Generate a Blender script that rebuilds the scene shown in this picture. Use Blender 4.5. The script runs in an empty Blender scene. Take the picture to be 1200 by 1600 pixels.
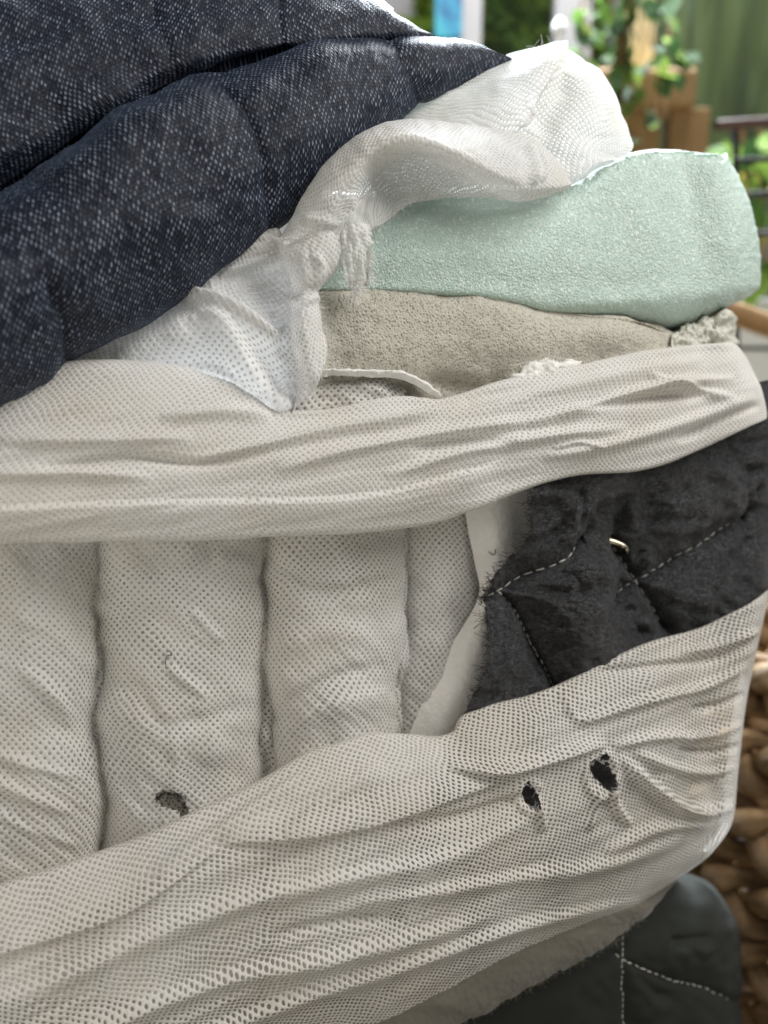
import bpy, math, random
import numpy as np
from mathutils import Vector, Matrix
random.seed(7); rng = np.random.default_rng(7)
S = bpy.context.scene
COL = S.collection

# ------------------------------------------------------------------ camera, light, exposure
CAM = np.array([0.0, 0.0, 0.62]); PITCH = math.radians(12.0)
FPX, CX, CY = 1300.0, 600.0, 800.0           # focal length in pixels of the 1200 x 1600 photograph
FW = np.array([0, math.cos(PITCH), -math.sin(PITCH)]); DN = np.array([0, -math.sin(PITCH), -math.cos(PITCH)]); RT = np.array([1.0, 0, 0])
cd = bpy.data.cameras.new('camera'); cam = bpy.data.objects.new('camera', cd); COL.objects.link(cam)
cam.location = CAM; cam.rotation_euler = (math.pi / 2 - PITCH, 0, 0)
cd.sensor_fit = 'HORIZONTAL'; cd.sensor_width = 24.0; cd.lens = 26.0; cd.clip_start = 0.01; cd.clip_end = 60
cd.dof.use_dof = True; cd.dof.focus_distance = 0.348; cd.dof.aperture_fstop = 5.0; cd.dof.aperture_blades = 0
S.camera = cam
W = bpy.data.worlds.new('World'); S.world = W; W.use_nodes = True
W.node_tree.nodes['Background'].inputs[0].default_value = (0.95, 0.97, 1.0, 1)
W.node_tree.nodes['Background'].inputs[1].default_value = 0.055
def area(name, loc, aim, size, power, col, sy=None):
    l = bpy.data.lights.new(name, 'AREA'); l.energy = power; l.color = col; l.size = size
    if sy: l.shape = 'RECTANGLE'; l.size_y = sy
    o = bpy.data.objects.new(name, l); COL.objects.link(o); o.location = loc
    o.rotation_euler = (Vector(aim) - Vector(loc)).to_track_quat('-Z', 'Y').to_euler()
    return o
area('window_light', (0.25, 1.75, 1.75), (0.02, 0.36, 0.60), 1.1, 80, (0.84, 0.92, 1.0), 0.8)   # the window behind and above
area('side_window_light', (0.62, 0.16, 1.22), (0.02, 0.36, 0.55), 0.40, 5.6, (1.0, 0.97, 0.93), 0.7)
area('room_light', (-0.70, -0.40, 0.62), (-0.05, 0.34, 0.34), 0.55, 1.7, (1.0, 0.93, 0.83))
area('background_fill', (0.5, 1.9, 2.6), (0.6, 3.1, 1.0), 1.0, 24, (1.0, 0.97, 0.92))  # added fill that brightens the garden and far background, no real lamp
S.view_settings.view_transform = 'Standard'; S.view_settings.look = 'None'; S.view_settings.exposure = 0.80; S.view_settings.gamma = 1
S.render.engine = 'CYCLES'
S.cycles.max_bounces = 10; S.cycles.transparent_max_bounces = 16; S.cycles.diffuse_bounces = 4
S.cycles.caustics_reflective = False; S.cycles.caustics_refractive = False
S.cycles.use_denoising = True

# ------------------------------------------------------------------ helpers
def ray(px, py):
    px = np.asarray(px, float); py = np.asarray(py, float)
    xd = (px - CX) / FPX; yd = (py - CY) / FPX
    return FW + xd[..., None] * RT + yd[..., None] * DN
def D(px, py):                                # depth of the cut side of the mattress, receding to the right
    px = np.asarray(px, float); py = np.asarray(py, float)
    yd = (py - CY) / FPX
    return 0.978 / (0.978 - 0.10 * yd) / (3.25 - 0.00077 * px)
def at(px, py, d): return CAM + np.asarray(d, float)[..., None] * ray(px, py)
def onface(px, py, off=0.0): return at(px, py, D(px, py) + off)
def aty(px, py, Y):
    r = ray(px, py); return CAM + r * (Y / r[..., 1])[..., None]
T_ = rng.random((256, 256))
def vn(x, y, seed=0):
    x = np.asarray(x, float) + seed * 37.3; y = np.asarray(y, float) + seed * 91.7
    xi = np.floor(x).astype(int); yi = np.floor(y).astype(int); fx = x - xi; fy = y - yi
    fx = fx * fx * (3 - 2 * fx); fy = fy * fy * (3 - 2 * fy)
    g = lambda a, b: T_[a & 255, b & 255]
    return ((g(xi, yi) * (1 - fx) + g(xi + 1, yi) * fx) * (1 - fy) + (g(xi, yi + 1) * (1 - fx) + g(xi + 1, yi + 1) * fx) * fy) * 2 - 1
def fbm(x, y, o=4, seed=0):
    r = 0; a = 1.0
    for k in range(o): r = r + a * vn(x * 2 ** k, y * 2 ** k, seed + k); a *= 0.5
    return r
def cr(pts, n, idx=False):                    # Catmull-Rom through control points
    p = np.asarray(pts, float); m = len(p)
    if m == 2: t = np.linspace(0, 1, n)[:, None]; return p[0] * (1 - t) + p[1] * t
    if idx: k = np.arange(m, dtype=float)
    else: k = np.r_[0, np.cumsum(np.maximum(np.linalg.norm(np.diff(p[:, :2], axis=0), axis=1), 1e-4))]
    s = np.linspace(0, k[-1], n); i = np.clip(np.searchsorted(k, s, 'right') - 1, 0, m - 2)
    tg = np.zeros_like(p); tg[1:-1] = (p[2:] - p[:-2]) / (k[2:] - k[:-2])[:, None]
    tg[0] = (p[1] - p[0]) / (k[1] - k[0]); tg[-1] = (p[-1] - p[-2]) / (k[-1] - k[-2])
    h = (k[i + 1] - k[i]); t = ((s - k[i]) / h)[:, None]; h = h[:, None]
    return (2 * t**3 - 3 * t**2 + 1) * p[i] + (t**3 - 2 * t**2 + t) * h * tg[i] + (-2 * t**3 + 3 * t**2) * p[i + 1] + (t**3 - t**2) * h * tg[i + 1]
def lines(rows, nu, nv, idx=False, vidx=True):
    R = np.stack([cr([(p + (0,))[:3] if len(p) < 3 else p for p in r], nu, idx) for r in rows])     # rows x nu x 3
    m = len(rows); s = np.linspace(0, m - 1, nv); i = np.clip(s.astype(int), 0, m - 2); t = (s - i)[:, None, None]
    tg = np.zeros_like(R); tg[1:-1] = (R[2:] - R[:-2]) / 2; tg[0] = R[1] - R[0]; tg[-1] = R[-1] - R[-2]
    return (2 * t**3 - 3 * t**2 + 1) * R[i] + (t**3 - 2 * t**2 + t) * tg[i] + (-2 * t**3 + 3 * t**2) * R[i + 1] + (t**3 - t**2) * tg[i + 1]
def sdist(X, Y, poly, smooth=14):             # signed distance to a line in the photograph (+ below it) and the place along it
    q = cr([tuple(p) for p in poly], smooth) if len(poly) > 2 else np.asarray(poly, float)
    best = np.full(X.shape, 1e9); sg = np.zeros(X.shape); tt = np.zeros(X.shape); n = len(q) - 1
    for k in range(n):
        ax, ay = q[k, :2]; bx, by = q[k + 1, :2]; dx, dy = bx - ax, by - ay; L = dx * dx + dy * dy + 1e-9
        t = np.clip(((X - ax) * dx + (Y - ay) * dy) / L, 0, 1)
        d = np.hypot(X - ax - t * dx, Y - ay - t * dy); m = d < best
        best = np.where(m, d, best); sg = np.where(m, np.sign(dx * (Y - ay) - dy * (X - ax)), sg); tt = np.where(m, (k + t) / n, tt)
    return best * np.where(sg == 0, 1, sg), tt
def fold(X, Y, poly, amp, w1, w2, p=2.0, taper=True):
    s, t = sdist(X, Y, poly)
    f = np.where(s < 0, np.exp(-(np.abs(s) / w1) ** p), np.exp(-(np.abs(s) / w2) ** p))
    return amp * f * (np.clip(np.minimum(t, 1 - t) * 5, 0, 1) ** 0.7 if taper else 1)
def folds(X, Y, L, ws=1.0): return sum(fold(X, Y, a[0], a[1], a[2] * ws, a[3] * ws, *a[4:]) for a in L)
def inpoly(X, Y, poly):
    r = np.zeros(X.shape, bool); n = len(poly)
    for k in range(n):
        x0, y0 = poly[k]; x1, y1 = poly[(k + 1) % n]
        c = (y0 > Y) != (y1 > Y)
        with np.errstate(all='ignore'): r ^= c & (X < (x1 - x0) * (Y - y0) / (y1 - y0 + 1e-12) + x0)
    return r
def normals(P):
    a = np.gradient(P, axis=1); b = np.gradient(P, axis=0); n = np.cross(a, b); n /= np.linalg.norm(n, axis=2, keepdims=True) + 1e-12
    v = CAM - P
    if (np.sum(n * v, axis=2) > 0).mean() < 0.5: n = -n
    return n
def link(name, me, mat, parent=None):
    o = bpy.data.objects.new(name, me); COL.objects.link(o)
    if mat is not None and not me.materials: me.materials.append(mat)
    if parent is not None: o.parent = parent
    return o
def mesh(name, V, F, uv=None, smooth=True):   # F: (n,4) or (n,3) array
    F = np.asarray(F, np.int32); V = np.asarray(V, np.float32); k = F.shape[1]; me = bpy.data.meshes.new(name)
    me.vertices.add(len(V)); me.vertices.foreach_set('co', V.ravel())
    me.loops.add(F.size); me.loops.foreach_set('vertex_index', F.ravel())
    me.polygons.add(len(F)); me.polygons.foreach_set('loop_start', np.arange(0, F.size, k, dtype=np.int32))
    me.polygons.foreach_set('use_smooth', np.full(len(F), smooth))
    if uv is not None:
        l = me.uv_layers.new(name='UVMap'); l.data.foreach_set('uv', np.asarray(uv, np.float32)[F.ravel()].ravel())
    me.update(calc_edges=True); me.validate(); return me
def arcuv(P):
    nv, nu = P.shape[:2]
    u = np.zeros((nv, nu)); u[:, 1:] = np.cumsum(np.linalg.norm(np.diff(P, axis=1), axis=2), axis=1); u -= u[:, nu // 2:nu // 2 + 1]
    v = np.zeros((nv, nu)); v[1:] = np.cumsum(np.linalg.norm(np.diff(P, axis=0), axis=2), axis=0); v -= v[nv // 2:nv // 2 + 1]
    return np.stack([u, v], 2)
def grid(name, P, mat, parent=None, UV=None, keep=None, r=None, c=None):
    nv, nu = P.shape[:2]
    if UV is None: UV = arcuv(P)
    r0, r1 = r or (0, nv - 1); c0, c1 = c or (0, nu - 1)
    P = P[r0:r1 + 1, c0:c1 + 1]; UV = UV[r0:r1 + 1, c0:c1 + 1]; nv, nu = P.shape[:2]
    i = np.arange(nv * nu).reshape(nv, nu)
    F = np.stack([i[:-1, :-1], i[1:, :-1], i[1:, 1:], i[:-1, 1:]], 2)
    if keep is not None: F = F[keep[r0:r1, c0:c1]]
    F = F.reshape(-1, 4); V = P.reshape(-1, 3); U = UV.reshape(-1, 2)
    used = np.unique(F); mp = np.zeros(len(V), int); mp[used] = np.arange(len(used))
    return link(name, mesh(name, V[used], mp[F], U[used]), mat, parent)
def sheet(rows, nu, nv, disp=None, idx=False, fade=0):
    L = lines(rows, nu, nv, idx); X, Y, O = L[..., 0], L[..., 1], L[..., 2]
    P0 = onface(X, Y, O); UV = arcuv(P0); N = normals(P0)
    if disp is not None:
        h = np.asarray(disp(X, Y)) * 0.001
        if fade: h = h * np.clip((X.max(axis=1, keepdims=True) - X) / fade, 0, 1) * (np.arange(nu)[None] < X.argmax(axis=1)[:, None])
        P0 = P0 + N * h[..., None]
    return X, Y, P0, UV, N
def keepmask(M): return ~(M[:-1, :-1] | M[1:, :-1] | M[1:, 1:] | M[:-1, 1:])
def tubes(paths, rad, sides=5, caps=True):    # list of (n,3) paths -> verts, quads
    V = []; F = []; b = 0
    for q, path in enumerate(paths):
        p = np.asarray(path, float); n = len(p); rr = rad[q] if isinstance(rad, list) else rad
        rr = np.broadcast_to(rr, (n,)); t = np.gradient(p, axis=0); t /= np.linalg.norm(t, axis=1, keepdims=True) + 1e-12
        up = np.array([0.3, 0.2, 1.0]); s = np.cross(t, up); s /= np.linalg.norm(s, axis=1, keepdims=True) + 1e-9; w = np.cross(s, t)
        a = np.arange(sides) * 2 * math.pi / sides
        V.append((p[:, None] + rr[:, None, None] * (np.cos(a)[None, :, None] * s[:, None] + np.sin(a)[None, :, None] * w[:, None])).reshape(-1, 3))
        i = b + np.arange(n * sides).reshape(n, sides); j = np.roll(i, -1, axis=1)
        F.append(np.stack([i[:-1], j[:-1], j[1:], i[1:]], 2).reshape(-1, 4)); b += n * sides
    return np.concatenate(V), np.concatenate(F)
def tube(name, paths, rad, mat, parent=None, sides=6):
    V, F = tubes(paths, rad, sides); return link(name, mesh(name, V, F), mat, parent)
def thing(name, label, cat, loc=(0, 0, 0), group=None):
    o = bpy.data.objects.new(name, None); COL.objects.link(o); o.location = loc; o.empty_display_size = 0.02
    return tag(o, label, cat, group)
def tag(o, label=None, cat=None, group=None, kind=None):
    for k, v in (('label', label), ('category', cat), ('group', group), ('kind', kind)):
        if v: o[k] = v
    return o
def bxmesh(sx, sy, sz, bev=0.0):
    import bmesh
    bm = bmesh.new(); bmesh.ops.create_cube(bm, size=1)
    bmesh.ops.scale(bm, vec=(sx, sy, sz), verts=bm.verts)
    if bev: bmesh.ops.bevel(bm, geom=list(bm.edges), offset=bev, segments=2, affect='EDGES', profile=0.5)
    me = bpy.data.meshes.new('box'); bm.to_mesh(me); bm.free(); return me
def box(name, c, s, mat, parent=None, bev=0.002, rz=0):
    o = link(name, bxmesh(*s, bev), mat, parent); o.location = c; o.rotation_euler.z = rz; return o
def fuzz(name, pts, dirs, n, length, mat, parent, rad=0.00007, spread=0.8, up=0.0):   # loose fibres along a torn edge
    paths = []; pts = np.asarray(pts); dirs = np.asarray(dirs)
    for k in range(n):
        f = random.random() * (len(pts) - 1); i = int(f); t = f - i
        p = pts[i] * (1 - t) + pts[min(i + 1, len(pts) - 1)] * t; d = dirs[min(i, len(dirs) - 1)]
        d = d + rng.normal(0, spread, 3) * np.linalg.norm(d); d /= np.linalg.norm(d)
        L = length * random.uniform(0.35, 1.3); b = rng.normal(0, 0.5, 3); c = rng.normal(0, 0.35, 3)
        s = np.linspace(0, 1, 6)[:, None]
        paths.append(p - d * 0.0006 + L * (d * s + b * s**2 * 0.6 + c * s**3 * 0.6))
    o = tube(name, paths, rad, mat, parent, 3); o['kind'] = 'stuff'; return o

# ------------------------------------------------------------------ materials
class NT:
    def __init__(s, name):
        s.m = bpy.data.materials.new(name); s.m.use_nodes = True; s.t = s.m.node_tree; s.t.nodes.clear()
        s.out = s.t.nodes.new('ShaderNodeOutputMaterial')
    def n(s, ty, ins=None, **kw):
        x = s.t.nodes.new('ShaderNode' + ty)
        for k, v in kw.items(): setattr(x, k, v)
        for k, v in (ins or {}).items():
            i = x.inputs[k]
            if isinstance(v, bpy.types.NodeSocket): s.t.links.new(v, i)
            else: i.default_value = v
        return x
    def ma(s, op, a, b=0.0, c=0.0, clamp=False): return s.n('Math', {0: a, 1: b, 2: c}, operation=op, use_clamp=clamp).outputs[0]
    def vm(s, op, a, b=(0, 0, 0), sc=None):
        x = s.n('VectorMath', {0: a, 1: b}, operation=op)
        if sc is not None: x.inputs['Scale'].default_value = sc
        return x
    def noise(s, v, sc, det=3, rough=0.6, dist=0.0): return s.n('TexNoise', {'Vector': v, 'Scale': sc, 'Detail': det, 'Roughness': rough, 'Distortion': dist}).outputs[0]
    def ramp(s, f, a, b, lo=0.0, hi=1.0): return s.n('MapRange', {0: f, 1: a, 2: b, 3: lo, 4: hi}, interpolation_type='SMOOTHSTEP').outputs[0]
    def mix(s, f, a, b, mode='MIX'):
        x = s.n('Mix', data_type='RGBA', blend_type=mode)
        for i, v in ((0, f), (6, a), (7, b)):
            if isinstance(v, bpy.types.NodeSocket): s.t.links.new(v, x.inputs[i])
            else: x.inputs[i].default_value = (tuple(v) + (1,)) if not isinstance(v, (int, float)) and len(v) == 3 else v
        return x.outputs[2]
    def bump(s, h, st, dist=0.001): return s.n('Bump', {'Height': h, 'Strength': st, 'Distance': dist}).outputs[0]
    def end(s, sh): s.t.links.new(sh, s.out.inputs[0]); return s.m
    def bsdf(s, col, rough=0.8, nrm=None, **kw):
        ins = {'Base Color': (tuple(col) + (1,)) if not isinstance(col, bpy.types.NodeSocket) else col, 'Roughness': rough}
        if nrm is not None: ins['Normal'] = nrm
        ins.update(kw); return s.n('BsdfPrincipled', ins).outputs[0]
def lattice(k, uv, p, q, jit):                # distance in metres to the nearest point of a staggered lattice
    w = k.n('TexNoise', {'Vector': uv, 'Scale': 150.0, 'Detail': 2.0}).outputs[1]
    off = k.vm('SCALE', k.vm('SUBTRACT', w, (0.5, 0.5, 0.5)).outputs[0], sc=jit).outputs[0]
    w2 = k.n('TexNoise', {'Vector': uv, 'Scale': 38.0, 'Detail': 1.0}).outputs[1]
    off2 = k.vm('SCALE', k.vm('SUBTRACT', w2, (0.5, 0.5, 0.5)).outputs[0], sc=0.0065).outputs[0]
    s = k.vm('DIVIDE', k.vm('ADD', k.vm('ADD', uv, off).outputs[0], off2).outputs[0], (p, q, 1)).outputs[0]
    ds = []
    for o in ((0, 0, 0), (0.5, 0.5, 0)):
        f = k.vm('FRACTION', k.vm('ADD', s, o).outputs[0]).outputs[0]
        f = k.vm('MULTIPLY', k.vm('SUBTRACT', f, (0.5, 0.5, 0)).outputs[0], (p, q, 0)).outputs[0]
        ds.append(k.vm('LENGTH', f).outputs['Value'])
    return k.ma('MINIMUM', ds[0], ds[1])
def fabric(name, p=0.0031, q=0.0033, r=0.00058, open_=0.85, col=(0.80, 0.79, 0.765), rot=0.0, trans=0.30, stain=0.0):
    k = NT(name); uv0 = k.n('UVMap').outputs[0]
    uv = k.n('VectorRotate', {'Vector': uv0, 'Angle': rot}, rotation_type='Z_AXIS').outputs[0]
    d = lattice(k, uv, p, q, 0.0015)
    g = k.n('TexCoord').outputs['Object']
    vary = k.ramp(k.noise(g, 28.0, 2), 0.3, 0.75, 0.80, 1.15)
    rr = k.ma('MULTIPLY', vary, r)
    hole = k.ramp(k.ma('SUBTRACT', d, rr), -0.00016, 0.00016, 1.0, 0.0)
    fib = k.noise(k.vm('MULTIPLY', uv, (900, 2600, 1)).outputs[0], 1.0, 3, 0.65, 0.8)
    fib2 = k.noise(k.vm('MULTIPLY', uv, (2300, 800, 1)).outputs[0], 1.0, 2, 0.6, 0.6)
    dim = k.ramp(k.ma('SUBTRACT', d, rr), 0.0, 0.0009, 0.0, 1.0)
    h = k.ma('ADD', k.ma('MULTIPLY', dim, 1.0), k.ma('ADD', k.ma('MULTIPLY', fib, 0.5), k.ma('MULTIPLY', fib2, 0.4)))
    nr = k.bump(h, 0.45, 0.0006)
    c = k.mix(k.ramp(k.noise(g, 22.0, 4), 0.35, 0.7), col, tuple(x * y for x, y in zip(col, (0.93, 0.90, 0.85))))
    c = k.mix(k.ma('MULTIPLY', fib, 0.22), c, (0.55, 0.53, 0.50))
    if stain: c = k.mix(k.ma('MULTIPLY', k.ramp(k.noise(g, 9.0, 3), 0.45, 0.7), stain), c, (0.52, 0.44, 0.33))
    df = k.n('BsdfDiffuse', {'Color': c, 'Normal': nr}).outputs[0]
    tr = k.n('BsdfTranslucent', {'Color': c, 'Normal': nr}).outputs[0]
    gl = k.n('BsdfGlossy', {'Color': (1, 1, 1, 1), 'Roughness': 0.38, 'Normal': nr}).outputs[0]
    a = k.n('MixShader', {0: trans, 1: df, 2: tr}).outputs[0]
    a = k.n('MixShader', {0: k.ma('MULTIPLY', k.n('LayerWeight', {'Blend': 0.25, 'Normal': nr}).outputs[0], 0.10), 1: a, 2: gl}).outputs[0]
    tp = k.n('BsdfTransparent').outputs[0]
    return k.end(k.n('MixShader', {0: k.ma('MULTIPLY', hole, open_), 1: a, 2: tp}).outputs[0])
def plain(name, col, rough=0.8, nscale=0, namp=0.3, bump=0.0, sheen=0.0, metal=0.0, sss=0.0):
    k = NT(name); g = k.n('TexCoord').outputs['Object']; c = col; nr = None
    if nscale:
        f = k.noise(g, nscale, 5, 0.65)
        c = k.mix(f, tuple(x * (1 - namp) for x in col), tuple(min(1, x * (1 + namp)) for x in col))
        if bump: nr = k.bump(f, bump, 0.001)
    kw = {}
    if sheen: kw.update({'Sheen Weight': sheen, 'Sheen Roughness': 0.4})
    if metal: kw['Metallic'] = metal
    if sss: kw.update({'Subsurface Weight': sss, 'Subsurface Radius': (0.006, 0.006, 0.006), 'Subsurface Scale': 0.6})
    return k.end(k.bsdf(c, rough, nr, **kw))
def navy_mat():
    k = NT('navy_knit'); uv = k.n('UVMap').outputs[0]
    w = k.n('TexNoise', {'Vector': uv, 'Scale': 90.0, 'Detail': 3.0}).outputs[1]
    uv = k.vm('ADD', uv, k.vm('SCALE', k.vm('SUBTRACT', w, (0.5, 0.5, 0.5)).outputs[0], sc=0.0022).outputs[0]).outputs[0]
    p, q = 0.0022, 0.0027
    s = k.vm('DIVIDE', uv, (p, q, 1)).outputs[0]; res = []; rid = []
    for o in ((0, 0, 0), (0.5, 0.5, 0)):
        so = k.vm('ADD', s, o).outputs[0]; f = k.vm('SUBTRACT', k.vm('FRACTION', so).outputs[0], (0.5, 0.5, 0)).outputs[0]
        f = k.n('VectorRotate', {'Vector': f, 'Angle': 0.35}, rotation_type='Z_AXIS').outputs[0]
        d = k.vm('LENGTH', k.vm('MULTIPLY', f, (3.4, 2.3, 0)).outputs[0]).outputs['Value']
        idc = k.vm('FLOOR', so).outputs[0]
        rn = k.n('TexWhiteNoise', {'Vector': k.vm('ADD', idc, tuple(3.7 * x for x in o)).outputs[0]}, noise_dimensions='3D').outputs[0]
        res.append(k.ramp(d, 0.35, 0.85, 1.0, 0.0)); rid.append(rn)
    m0 = k.ma('MULTIPLY', res[0], k.ma('POWER', rid[0], 1.8)); m1 = k.ma('MULTIPLY', res[1], k.ma('POWER', rid[1], 1.8))
    m = k.ma('MAXIMUM', m0, m1); hh = k.ma('MAXIMUM', res[0], res[1])
    g = k.n('TexCoord').outputs['Object']
    patch = k.ramp(k.noise(g, 45.0, 3), 0.35, 0.65, 0.60, 1.0)
    c = k.mix(k.ma('MULTIPLY', k.ma('MULTIPLY', m, patch), 0.9), (0.0028, 0.0056, 0.0165), (0.30, 0.35, 0.45))
    nr = k.bump(k.ma('ADD', hh, k.ma('MULTIPLY', k.noise(uv, 2600.0, 2), 0.4)), 0.75, 0.0007)
    return k.end(k.bsdf(c, 0.50, nr, **{'Sheen Weight': 0.13, 'Sheen Roughness': 0.3, 'Sheen Tint': (0.40, 0.62, 1.0, 1), 'Specular IOR Level': 0.28}))
def foam_mat(name, col, dark, light, cell, pit, spark, sss, rough=0.6):
    k = NT(name); g = k.n('TexCoord').outputs['Object']
    v = k.n('TexVoronoi', {'Vector': g, 'Scale': cell, 'Randomness': 1.0}, feature='F1').outputs
    v2 = k.n('TexVoronoi', {'Vector': g, 'Scale': cell * 2.3}, feature='F1').outputs
    e = k.ramp(v[0], 0.15, 0.62, 0.0, 1.0)
    big = k.ramp(k.noise(g, 30.0, 4), 0.3, 0.7)
    c = k.mix(big, col, tuple(x * 0.93 for x in col))
    rnd = k.n('SeparateColor', {0: v[1]}).outputs[0]
    c = k.mix(k.ma('MULTIPLY', k.ma('SUBTRACT', 1.0, e), k.ma('MULTIPLY', k.ma('POWER', rnd, 1.3), pit)), c, dark)
    c = k.mix(k.ma('MULTIPLY', k.ramp(k.noise(g, cell * 0.9, 3, 0.7), 0.54, 0.66), spark), c, light)  # pale specks in the colour; on the mint foam they are painted glints
    h = k.ma('ADD', k.ma('ADD', e, k.ma('MULTIPLY', v2[0], 0.6)), k.ma('MULTIPLY', k.noise(g, cell * 3, 2), 0.5))
    nr = k.bump(h, 0.6, 0.0007)
    return k.end(k.bsdf(c, rough, nr, **{'Subsurface Weight': sss, 'Subsurface Radius': (0.004, 0.006, 0.005), 'Subsurface Scale': 0.5, 'Specular IOR Level': 0.7}))
def felt_mat():
    k = NT('charcoal_felt'); g = k.n('TexCoord').outputs['Object']; uv = k.n('UVMap').outputs[0]
    f = k.noise(k.vm('MULTIPLY', uv, (380, 1200, 1)).outputs[0], 1.0, 5, 0.7, 1.2)
    f2 = k.noise(k.vm('MULTIPLY', uv, (1700, 420, 1)).outputs[0], 1.0, 4, 0.7, 1.5)
    b = k.noise(g, 60.0, 4)
    m = k.ramp(k.ma('ADD', k.ma('MULTIPLY', f, 0.6), k.ma('MULTIPLY', f2, 0.5)), 0.49, 0.70)
    c = k.mix(m, (0.004, 0.004, 0.005), (0.17, 0.175, 0.19)); c = k.mix(k.ramp(b, 0.35, 0.7, 0, 0.55), c, (0.009, 0.009, 0.009))
    nr = k.bump(k.ma('ADD', f, f2), 1.0, 0.0016)
    return k.end(k.bsdf(c, 0.45, nr, **{'Sheen Weight': 0.06, 'Sheen Roughness': 0.3, 'Specular IOR Level': 0.5}))
def canvas_mat():
    k = NT('painted_canvas'); g = k.n('TexCoord').outputs['Object']
    f = k.noise(k.vm('MULTIPLY', g, (16, 1, 2.2)).outputs[0], 1.0, 4, 0.55, 0.6)
    f2 = k.noise(k.vm('MULTIPLY', g, (9, 1, 3.0)).outputs[0], 1.0, 3, 0.5, 0.3)
    r = k.n('ValToRGB', {0: f}); cr_ = r.color_ramp
    cr_.elements[0].position = 0.28; cr_.elements[0].color = (0.022, 0.035, 0.035, 1); cr_.elements[1].position = 0.72; cr_.elements[1].color = (0.13, 0.18, 0.11, 1)
    e = cr_.elements.new(0.45); e.color = (0.055, 0.085, 0.035, 1); e = cr_.elements.new(0.58); e.color = (0.10, 0.15, 0.06, 1)
    c = k.mix(k.ramp(f2, 0.55, 0.75, 0, 0.6), r.outputs[0], (0.11, 0.18, 0.15))
    return k.end(k.bsdf(c, 0.6))
def blue_mat():
    k = NT('turquoise_print'); g = k.n('TexCoord').outputs['Object']; f = k.noise(g, 14.0, 4, 0.6, 0.6)
    r = k.n('ValToRGB', {0: f}); c = r.color_ramp; c.elements[0].position = 0.3; c.elements[0].color = (0.03, 0.12, 0.32, 1); c.elements[1].position = 0.7; c.elements[1].color = (0.12, 0.62, 0.62, 1)
    e = c.elements.new(0.5); e.color = (0.05, 0.38, 0.62, 1)
    return k.end(k.bsdf(r.outputs[0], 0.5))
def leaf_mat(name, a, b):
    k = NT(name); g = k.n('TexCoord').outputs['Object']; c = k.mix(k.noise(g, 30.0, 3), a, b)
    df = k.bsdf(c, 0.6, None, **{'Specular IOR Level': 0.1}); tr = k.n('BsdfTranslucent', {'Color': c}).outputs[0]
    return k.end(k.n('MixShader', {0: 0.4, 1: df, 2: tr}).outputs[0])
def braid_mat():
    k = NT('seagrass'); uv = k.n('UVMap').outputs[0]; g = k.n('TexCoord').outputs['Object']
    f = k.noise(k.vm('MULTIPLY', uv, (6, 220, 1)).outputs[0], 1.0, 4, 0.6, 0.2)
    c = k.mix(f, (0.06, 0.028, 0.010), (0.52, 0.32, 0.145)); c = k.mix(k.ramp(k.noise(g, 40.0, 3), 0.45, 0.7, 0, 0.5), c, (0.55, 0.37, 0.19))
    return k.end(k.bsdf(c, 0.42, k.bump(f, 1.0, 0.0018)))
M_pock = fabric('pocket_nonwoven', r=0.00062, open_=0.75, trans=0.2, col=(0.81, 0.80, 0.775))
M_band = fabric('band_nonwoven', p=0.0027, q=0.0028, r=0.00047, open_=0.52, rot=-0.06, trans=0.22, col=(0.87, 0.86, 0.835))
M_net = fabric('net_nonwoven', p=0.0029, q=0.0029, r=0.00066, open_=0.80, rot=0.12, trans=0.2, col=(0.82, 0.80, 0.76), stain=0.10)
M_fine = fabric('fine_nonwoven', p=0.0027, q=0.0029, r=0.00050, open_=0.50, rot=0.3, col=(0.90, 0.90, 0.90), trans=0.36)
M_drape = fabric('drape_nonwoven', p=0.0031, q=0.0033, r=0.00052, open_=0.45, rot=-0.35, col=(0.84, 0.84, 0.835))
M_fleece = plain('white_batting', (0.80, 0.785, 0.75), 0.9, 320, 0.12, 0.9, sheen=0.2)
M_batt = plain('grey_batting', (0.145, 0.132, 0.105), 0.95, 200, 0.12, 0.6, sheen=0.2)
M_fib = plain('white_fibre', (0.88, 0.87, 0.85), 0.7)
M_navy = navy_mat()
M_mint = foam_mat('mint_foam', (0.50, 0.635, 0.572), (0.42, 0.57, 0.50), (0.90, 0.95, 0.93), 850, 0.6, 0.75, 0.45, 0.40)
M_beige = foam_mat('beige_foam', (0.51, 0.485, 0.41), (0.20, 0.185, 0.14), (0.68, 0.65, 0.56), 800, 0.95, 0.35, 0.12)
M_felt = felt_mat()
M_thread = plain('pale_thread', (0.66, 0.64, 0.58), 0.6, 900, 0.15)
M_dthread = plain('dark_thread', (0.02, 0.018, 0.016), 0.7)
M_steel = plain('brass_wire', (0.62, 0.56, 0.42), 0.28, metal=1.0)
M_green = plain('green_grey_cotton', (0.014, 0.017, 0.013), 0.9, 900, 0.18, 0.35)
M_braid = braid_mat()

# ------------------------------------------------------------------ the setting
flo = link('floor', mesh('floor', [(-6, -3, 0), (6, -3, 0), (6, 8, 0), (-6, 8, 0)], [[0, 1, 2, 3]]), plain('floor_tile', (0.55, 0.50, 0.42), 0.5, 6, 0.08)); tag(flo, kind='structure')
wal = box('wall', (0.0, 3.46, 1.5), (12, 0.1, 3.0), plain('grey_wall', (0.46, 0.46, 0.50), 0.9, 4, 0.05), bev=0); tag(wal, kind='structure')

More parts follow.
